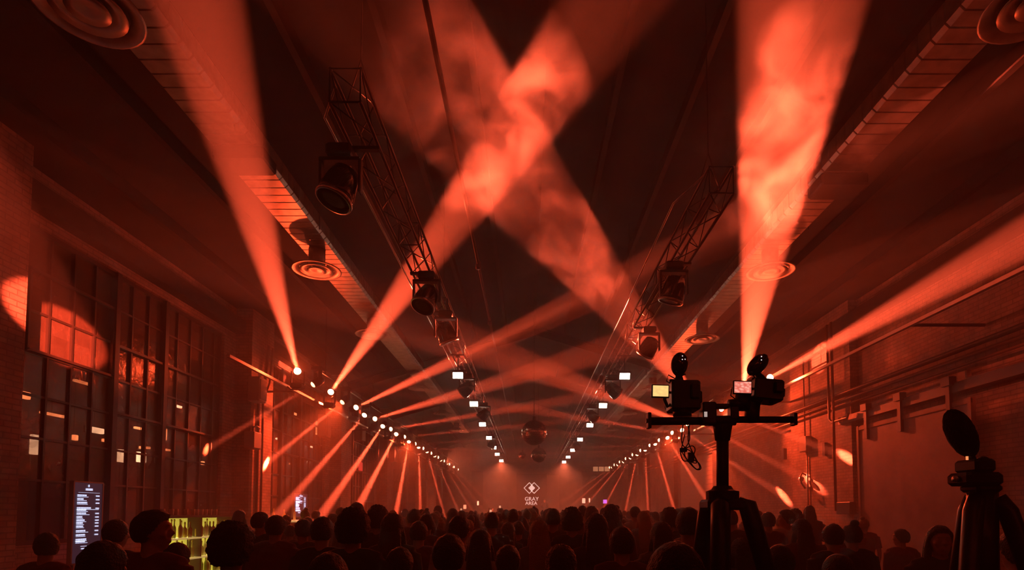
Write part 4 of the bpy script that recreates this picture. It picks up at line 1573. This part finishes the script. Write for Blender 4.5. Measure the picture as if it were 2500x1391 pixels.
def build_body(poses, head_yaw, wide=1.0, voxel=.011):
    """One continuous figure, 1.75 m tall, facing +Y; poses = (left, right)."""
    m = MB()
    w_ = wide
    # trunk
    m.tube([V3((0, 0, .86)), V3((0, 0, .95)), V3((0, .01, 1.08)), V3((0, .01, 1.22)), V3((0, 0, 1.34)), V3((0, -.01, 1.42)), V3((0, -.01, 1.47))],
           [.15 * w_, .165 * w_, .135 * w_, .15 * w_, .165, .13, .06], 24, ry=[.10, .115, .095 * w_, .105 * w_, .11, .09, .06], up=(0, 1, 0))
    m.tube([V3((-.19, 0, 1.42)), V3((-.1, 0, 1.445)), V3((.1, 0, 1.445)), V3((.19, 0, 1.42))], [.055, .06, .06, .055], 16)
    m.tube([V3((0, -.012, 1.42)), V3((0, 0, 1.50)), V3((0, .012, 1.58))], [.07, .055, .056], 18)
    # legs
    for s in (-1, 1):
        m.tube([V3((s * .085, 0, .93)), V3((s * .095, .01, .70)), V3((s * .10, .01, .49)), V3((s * .105, -.015, .30)), V3((s * .11, -.02, .08))],
               [.092 * w_, .08, .056, .057, .038], 16)
        m.tube([V3((s * .11, -.05, .045)), V3((s * .12, .06, .04)), V3((s * .13, .17, .025))], [.04, .042, .03], 12, ry=[.04, .035, .022])
    # arms and hands with five fingers
    for s, pose in ((-1, poses[0]), (1, poses[1])):
        sh, el, wr, hd = arm_pts(pose, s)
        m.tube([sh, sh.lerp(el, .5), el, el.lerp(wr, .35), wr], [.052, .046, .038, .039, .026], 14)
        d = (hd - wr).normalized()
        side = d.cross(V3((0, 0, 1)))
        if side.length < .3:
            side = V3((1, 0, 0))
        side.normalize()
        if pose in ('up', 'phone', 'point'):
            side = V3((s, 0, 0)) if pose != 'point' else V3((0, 0, 1))
        nrm = d.cross(side).normalized()
        m.tube([wr, wr.lerp(hd, .5), hd], [.026, .036, .040], 12, ry=[.022, .016, .014], up=nrm)
        for i, ln in enumerate((.066, .078, .074, .058)):
            b = hd + side * (.031 - .0205 * i) - d * .008
            sp_ = side * (.010 - .007 * i)
            cu = nrm * (.012 if pose in ('down', 'drink', 'phone') else .004)
            m.tube([b, b + d * ln * .5 + sp_ * .7 + cu * .5, b + d * ln * .93 + sp_ * 1.4 + cu * 2], [.0098, .009, .0075], 8)
        b = wr.lerp(hd, .35) + side * .028
        m.tube([b, b + side * .022 + d * .028, b + side * .030 + d * .058 + nrm * .006], [.012, .0105, .0085], 8)
    # head (turned by head_yaw)
    R = Matrix.Translation((0, .012, 0)) @ Matrix.Rotation(head_yaw, 4, 'Z')

    def E(c, r, **k):
        m.ell(c, r, 20, 14, R, **k)
    E((0, -.005, 1.655), (.076, .096, .098))
    E((0, .022, 1.60), (.062, .070, .078))
    E((0, .05, 1.555), (.036, .036, .028))                 # chin
    E((0, .083, 1.682), (.05, .018, .014))                 # brow
    m.tube([R @ V3((0, .088, 1.665)), R @ V3((0, .106, 1.635)), R @ V3((0, .112, 1.622))], [.010, .013, .015], 10)      # nose
    E((-.011, .10, 1.621), (.010, .012, .009))
    E((.011, .10, 1.621), (.010, .012, .009))
    E((0, .090, 1.588), (.026, .013, .007))                # upper lip
    E((0, .088, 1.576), (.023, .013, .007))                # lower lip
    for s in (-1, 1):
        E((s * .031, .080, 1.655), (.014, .013, .010))     # eyes
        E((s * .046, .066, 1.625), (.022, .022, .022))     # cheeks
        E((s * .078, -.004, 1.638), (.010, .022, .033))    # ears
    return remesh(m, 'person_body', voxel, SKIN, 3)


def build_shirt(poses, wide=1.0, sleeve=1.0, hood=False):
    m = MB()
    g = .013
    w_ = wide
    m.tube([V3((0, 0, .88)), V3((0, 0, .96)), V3((0, .01, 1.08)), V3((0, .01, 1.22)), V3((0, 0, 1.34)), V3((0, -.01, 1.42)), V3((0, -.01, 1.475))],
           [x + g for x in (.165 * w_, .172 * w_, .152 * w_, .16 * w_, .17, .135, .062)], 26, ry=[x + g for x in (.118, .122, .112 * w_, .115 * w_, .115, .095, .062)], up=(0, 1, 0))
    m.tube([V3((-.19, 0, 1.42)), V3((-.1, 0, 1.447)), V3((.1, 0, 1.447)), V3((.19, 0, 1.42))], [.055 + g, .06 + g, .06 + g, .055 + g], 16)
    for s, pose in ((-1, poses[0]), (1, poses[1])):
        sh, el, wr, hd = arm_pts(pose, s)
        if sleeve > .8:
            m.tube([sh, sh.lerp(el, .5), el, el.lerp(wr, .35), el.lerp(wr, .93)], [.055 + g, .05 + g, .044 + g, .044 + g, .030 + g], 14)
        else:
            m.tube([sh, sh.lerp(el, .5), sh.lerp(el, .75)], [.055 + g, .053 + g, .05 + g], 14)
    if hood:
        m.tube([V3((-.10, -.02, 1.47)), V3((-.08, -.10, 1.46)), V3((0, -.135, 1.45)), V3((.08, -.10, 1.46)), V3((.10, -.02, 1.47))], [.03, .045, .055, .045, .03], 12)
    return remesh(m, 'shirt', .014, CLOTHS[0], 2)


def build_trousers():
    m = MB()
    g = .014
    m.tube([V3((0, 0, .84)), V3((0, 0, .97))], [.16 + g, .165 + g], 20, ry=[.11 + g, .115 + g], up=(0, 1, 0))
    for s in (-1, 1):
        m.tube([V3((s * .085, 0, .90)), V3((s * .095, .01, .70)), V3((s * .10, .01, .49)), V3((s * .105, -.015, .30)), V3((s * .11, -.02, .07))],
               [.092 + g, .08 + g, .06 + g, .058 + g, .05 + g], 14)
    return remesh(m, 'trousers', .02, JEANS, 1)


def build_shoes():
    m = MB()
    for s in (-1, 1):
        m.tube([V3((s * .11, -.075, .05)), V3((s * .115, .02, .055)), V3((s * .125, .12, .045)), V3((s * .13, .19, .035))], [.04, .046, .05, .035], 14, ry=[.048, .052, .042, .03])
        m.box((s * .12 - .05, -.10, 0), (s * .12 + .05, .20, .02))
    return m.mesh('shoes', SHOE, True)


def build_hair(style, yaw):
    """Hair shell that leaves the face free."""
    R = Matrix.Translation((0, .012, 0)) @ Matrix.Rotation(yaw, 4, 'Z')
    rnd = V3((hash(style) % 7, 3, 1)) if False else V3((len(style), 3, 1))
    th = {'short': .16, 'crop': .07, 'long': .17, 'curly': .46, 'bun': .14, 'cap': .12, 'wavy': .26, 'quiff': .14, 'buzz': .04}[style]

    def fn(d):
        # hairline: low at the nape, over the ears, high over the forehead
        y_ = d.y + .10 * noise.noise(d * 9)
        if y_ < -.15:
            zl = -.80
        elif y_ < .25:
            zl = -.80 + (y_ + .15) / .40 * .62
        elif y_ < .7:
            zl = -.18 + (y_ - .25) / .45 * .70
        else:
            zl = .52
        if style in ('long', 'wavy') and y_ < .2:
            zl = -.95
        k = 1.04 + th
        k += th * .38 * noise.noise(d * (7 if style in ('curly', 'wavy') else 4) + rnd)
        if style in ('curly', 'wavy'):
            k += th * .22 * noise.noise(d * 17 + rnd)
        if style == 'quiff' and d.y > 0 and d.z > .3:
            k += .18 * d.y
        t_ = min(max((d.z - zl + .05) / .22, 0), 1)
        t_ = t_ * t_ * (3 - 2 * t_)
        k = .84 + (k - .84) * t_
        return k
    m = MB()
    m.ell((0, -.005, 1.655), (.078, .098, .100), 44, 30, R, fn=fn)
    if style in ('long', 'wavy'):
        m.tube([R @ V3((0, -.05, 1.70)), R @ V3((0, -.09, 1.58)), R @ V3((0, -.12, 1.42)), R @ V3((0, -.135, 1.24)), R @ V3((0, -.13, 1.14))], [.08, .095, .105, .10, .05], 22, ry=[.05, .05, .045, .04, .02], up=(0, 1, 0))
        for s in (-1, 1):
            m.tube([R @ V3((s * .07, -.01, 1.68)), R @ V3((s * .088, .0, 1.58)), R @ V3((s * .10, .01, 1.46)), R @ V3((s * .10, .03, 1.36))], [.02, .028, .03, .012], 10)
    if style == 'bun':
        m.ell((0, -.06, 1.775), (.042, .042, .036), 20, 14, R, fn=lambda d: 1 + .1 * noise.noise(d * 5))
    if style == 'cap':
        m.tube([R @ V3((0, .06, 1.70)), R @ V3((0, .12, 1.705)), R @ V3((0, .16, 1.695))], [.07, .075, .05], 16, ry=[.01, .008, .005], up=(0, 0, 1))
    me = m.mesh('hair', HAIRS[0], True)
    return me


TROU, SHOES = build_trousers(), build_shoes()
PHONE = MB().cbox((0, 0, 0), (.075, .009, .15), bevel=.003).mesh('phone', PHONE_B)
PHSC = MB().cbox((0, -.0055, 0), (.068, .002, .14)).mesh('phone_screen', PHONE_S)
BODY, SHIRT, HAIR = {}, {}, {}


def person(x, y, h, face=0.0, yaw=0.0, poses=('down', 'down'), hair='short', hcol=0, cloth=0, sleeve=1.0, wide=1.0, label='', group=None, hood=False, phone=False, lean=0.0):
    kb = (poses, yaw, wide)
    if kb not in BODY:
        BODY[kb] = build_body(poses, yaw, wide)
    ks = (poses, wide, sleeve > .8, hood)
    if ks not in SHIRT:
        SHIRT[ks] = build_shirt(poses, wide, sleeve, hood)
    kh = (hair, yaw)
    if kh not in HAIR:
        HAIR[kh] = build_hair(hair, yaw)
    t = bpy.data.objects.new('person', BODY[kb])
    C.objects.link(t)
    t.location = (x, y, 0)
    t.rotation_euler = (lean, 0, face)
    sc = h / 1.755
    t.scale = (sc, sc, sc)
    tag(t, label, 'person', group)
    for nm, me, mt in (('hair', HAIR[kh], HAIRS[hcol]), ('shirt', SHIRT[ks], CLOTHS[cloth]), ('trousers', TROU, JEANS), ('shoes', SHOES, SHOE)):
        o = link(nm if not (hair == 'cap' and nm == 'hair') else 'cap', me, t)
        if nm in ('hair', 'shirt'):
            o.material_slots[0].link = 'OBJECT'
            o.material_slots[0].material = mt
    if phone:
        sh, el, wr, hd = arm_pts('phone', 1)
        p = Vector((x, y, 0)) + Matrix.Rotation(face, 3, 'Z') @ (V3((0, .385, 1.79)) * sc)
        ph = bpy.data.objects.new('phone', PHONE)
        C.objects.link(ph)
        ph.location = p
        ph.rotation_euler = (0, math.pi / 2, 0) if phone == 2 else (0, 0, 0)
        tag(ph, 'glowing phone held up by ' + label[:60].rsplit(' ', 1)[0] if False else 'glowing phone held up over the far crowd', 'phone', 'phones held up over the far crowd')
        link('phone_screen', PHSC, ph)
    return t


USED = []
NEARP = []


def px_person(cx, top, wpx, label, z=None, **k):
    """Place a figure whose head top shows at (cx, top) with a head wpx wide."""
    z = z or .172 * F / wpx
    wd = k.get('wide', 1.0)
    for _ in range(24):
        p = at(cx, top, z)
        if not any((p.x - a) ** 2 + (z - b) ** 2 < (.22 * (wd + ww) + .06) ** 2 for a, b, ww in NEARP):
            break
        z += .07
    NEARP.append((p.x, z, wd))
    h = p.z
    hair = k.get('hair', 'short')
    extra = {'curly': .035, 'wavy': .02, 'bun': .06, 'quiff': .02}.get(hair, .012)
    h -= extra
    h2 = min(max(h, 1.50), 1.93)
    USED.append((p.x, z))
    return person(p.x, z, h2, label=label, **k)


D2 = ('down', 'down')
PH = ('phone', 'phone')
NEAR = [
    # cx, top, head px, label, options
    (372, 1243, 72, 'person in profile with short dark hair facing right before the glowing bar', dict(yaw=-1.25, hair='quiff', cloth=2, z=3.4)),
    (282, 1266, 60, 'person with dark round hair seen from behind, between menu screen and profile man', dict(hair='crop', cloth=0, z=4.4, wide=1.1)),
    (250, 1322, 80, 'low dark head and shoulders at the bottom edge before the menu screen', dict(hair='short', cloth=0, z=2.45, wide=1.2)),
    (112, 1300, 60, 'dim person at the far left edge with face turned to the bar', dict(yaw=.8, hair='short', cloth=2, z=3.9)),
    (566, 1276, 84, 'large black hooded figure at the bottom between bar and crowd', dict(hair='curly', cloth=0, z=2.75, wide=1.25, hood=True)),
    (636, 1248, 38, 'person with a short dark crop turned slightly right beside the brick pier', dict(yaw=-.6, hair='crop', cloth=0)),
    (672, 1256, 44, 'person with flat-topped dark hair in a dark jacket left of the yellow counter', dict(hair='quiff', cloth=2)),
    (708, 1281, 28, 'small dark head in front of the glowing counter', dict(hair='short', cloth=1)),
    (740, 1265, 43, 'person with neat dark hair right of the glowing counter', dict(yaw=.5, hair='quiff', cloth=1)),
    (786, 1262, 52, 'person with clean round haircut and bright red-lit neck', dict(hair='short', cloth=0, sleeve=0)),
    (862, 1242, 66, 'tall broad person with thick curly dark hair left of the raised-hair figure', dict(hair='curly', cloth=0, wide=1.15, z=3.9)),
    (922, 1235, 40, 'person with a high tuft of curly hair standing under the steep beam', dict(hair='curly', cloth=0, z=6.1)),
    (958, 1254, 50, 'person with wavy dark hair just right of the high curly tuft', dict(hair='wavy', hcol=3, cloth=1)),
    (1022, 1272, 44, 'person with messy dark hair left of the couple in the centre left', dict(hair='short', cloth=2)),
    (1096, 1304, 78, 'broad dark head low at the bottom, centre left', dict(hair='short', cloth=0, z=2.95, wide=1.15)),
    (1122, 1259, 50, 'person with dark hair leaning toward the long-haired woman', dict(yaw=-.4, hair='short', cloth=4)),
    (1172, 1292, 58, 'woman with long straight dark hair and pale bare arms at the bottom centre left', dict(hair='long', hcol=3, cloth=4, sleeve=0)),
    (1240, 1275, 34, 'person with wide fuzzy hair just left of the logo column', dict(hair='wavy', hcol=1, cloth=0)),
    (1265, 1272, 33, 'person with a narrow dark head below the logo column', dict(hair='short', cloth=0)),
    (1316, 1270, 44, 'person with light wavy hair glowing at the edges below the logo', dict(hair='wavy', hcol=2, cloth=3)),
    (1396, 1240, 48, 'tall person with big round dark hair standing right of the logo column', dict(hair='curly', cloth=0, z=5.4)),
    (1456, 1256, 52, 'person with thick dark hair and dark strap right of centre', dict(hair='wavy', cloth=1, sleeve=0)),
    (1518, 1286, 62, 'person with a rounded dark head and red glowing shoulders right of centre', dict(hair='short', hcol=3, cloth=2, sleeve=0)),
    (1572, 1248, 28, 'person with pale hair catching light left of the tripod', dict(hair='wavy', hcol=2, cloth=3)),
    (1682, 1240, 70, 'tall dark head directly left of the tripod apex', dict(hair='short', cloth=0, z=3.7, wide=1.15)),
    (1615, 1275, 50, 'person with fuzzy brown hair between the tripod and the pale-haired head', dict(hair='wavy', hcol=1, cloth=3)),
    (1650, 1326, 92, 'nearest broad dark shoulders at the bottom left of the tripod', dict(hair='short', cloth=0, z=1.72, wide=1.25)),
    (1842, 1256, 25, 'small head close beside the right leg of the tripod', dict(hair='short', cloth=0)),
    (1875, 1250, 32, 'person with smooth dark hair, left of the two heads under the oval spot', dict(hair='short', cloth=2)),
    (1919, 1244, 34, 'person turned left with a round dark head under the oval spot', dict(yaw=1.1, hair='short', cloth=4)),
    (1958, 1268, 40, 'person stretching one arm to the right past the brick pier', dict(hair='wavy', cloth=2, poses=('down', 'point'))),
    (2034, 1279, 48, 'left half of the dark couple standing close together on the right', dict(hair='short', cloth=0, wide=1.1)),
    (2080, 1266, 34, 'taller half of the dark couple, hair in a knot, on the right', dict(hair='bun', cloth=0, z=5.2)),
    (2048, 1350, 40, 'short person in a reddish top below the dark couple', dict(hair='crop', hcol=1, cloth=2, sleeve=0, z=2.9)),
    (2200, 1298, 34, 'faint person alone before the sliding door', dict(yaw=.6, hair='short', cloth=2)),
    (2292, 1283, 56, 'woman with long dark hair facing the viewer in the gloom at the right', dict(face=math.pi - .3, hair='long', cloth=0)),
    (2490, 1292, 70, 'dark figure cut by the right edge behind the second tripod', dict(hair='short', cloth=0, z=3.0, wide=1.15)),
    (1812, 1322, 60, 'person in a patterned dark top partly behind the tripod leg', dict(hair='wavy', cloth=3, z=3.9)),
    (1905, 1330, 80, 'broad dark back at the bottom right of the tripod', dict(hair='short', cloth=0, z=3.1, wide=1.2)),
    (430, 1345, 52, 'low dark head at the bottom edge before the glowing bar', dict(hair='short', cloth=0, z=3.9)),
    (1370, 1330, 80, 'dark back of a head low at the bottom centre', dict(hair='wavy', hcol=3, cloth=1, z=3.2)),
    (1240, 1340, 80, 'dim rounded head at the very bottom below the light-haired person', dict(hair='short', cloth=1, z=2.8)),
    (975, 1345, 80, 'wide black head at the very bottom left of centre', dict(hair='short', cloth=0, z=2.7, wide=1.15)),
    (800, 1350, 90, 'black rounded head and back at the bottom below the clean haircut', dict(hair='short', cloth=0, z=2.5, wide=1.15)),
]
for (cx, top, wpx, lab, kw) in NEAR:
    px_person(cx, top, wpx, lab, **kw)

# the packed floor farther back, each a person of their own
random.seed(21)
hairs = ['short', 'crop', 'wavy', 'curly', 'long', 'short', 'quiff', 'bun', 'short', 'cap']
y = 6.4
HDESC = {'short': 'with short %s hair', 'crop': 'with cropped %s hair', 'wavy': 'with wavy %s hair', 'curly': 'with curly %s hair', 'long': 'with long %s hair', 'quiff': 'with swept-up %s hair', 'bun': 'with %s hair in a bun', 'cap': 'in a cap'}
HCOLN = ['black', 'brown', 'blond', 'dark brown']
row = 0
while y < 41:
    half = 5.4 if y > 9 else 4.2
    step = .62 if y < 14 else .74
    x = -half + random.uniform(0, .5) + XC
    while x < half + XC:
        X, Y = x + random.uniform(-.12, .12), y + random.uniform(-.18, .18)
        x += step * random.uniform(.85, 1.35)
        if any((X - a) ** 2 + (Y - b) ** 2 < .58 ** 2 for a, b in USED):
            continue
        if y < 9 and (X < -2.2 or X > 3.4):
            continue
        USED.append((X, Y))
        hgt = min(max(random.gauss(1.69, .075), 1.52), 1.86)
        rr = random.random()
        poses, ph = D2, 0
        if rr < .06 and y > 15:
            poses, ph = PH, random.choice((1, 2))
        elif rr < .11 and y > 15:
            poses = ('up', 'down')
        elif rr < .22:
            poses = ('down', 'drink')
        yw = random.choice((0, 0, 0, .5, -.6)) if poses == D2 else 0
        zone = 'nearer crowd rows' if y < 12 else ('middle crowd rows' if y < 22 else 'far crowd rows')
        hs, hc = random.choice(hairs), random.choice((0, 0, 1, 3, 3, 2))
        hd_ = HDESC[hs] if hs == 'cap' else HDESC[hs] % HCOLN[hc]
        lab = 'person %s seen from behind in the %s' % (hd_, zone)
        if ph:
            lab = 'person holding up a glowing phone in the ' + zone
        elif poses == ('up', 'down'):
            lab = 'person with one arm raised in the ' + zone
        person(X, Y, hgt, face=random.uniform(-.35, .35), yaw=yw, poses=poses, hair=hs, hcol=hc, cloth=random.randrange(7),
               sleeve=random.choice((0, 1)), label=lab, group='crowd: ' + lab.replace('person', 'people'), phone=ph)
    y += .8 if y < 14 else (1.15 if y < 24 else 2.0)
    row += 1
person(1.25, 44.1, 1.8, face=math.pi, poses=('drink', 'drink'), hair='short', cloth=0, label='performer behind the booth in front of the logo screen').location.z = .9
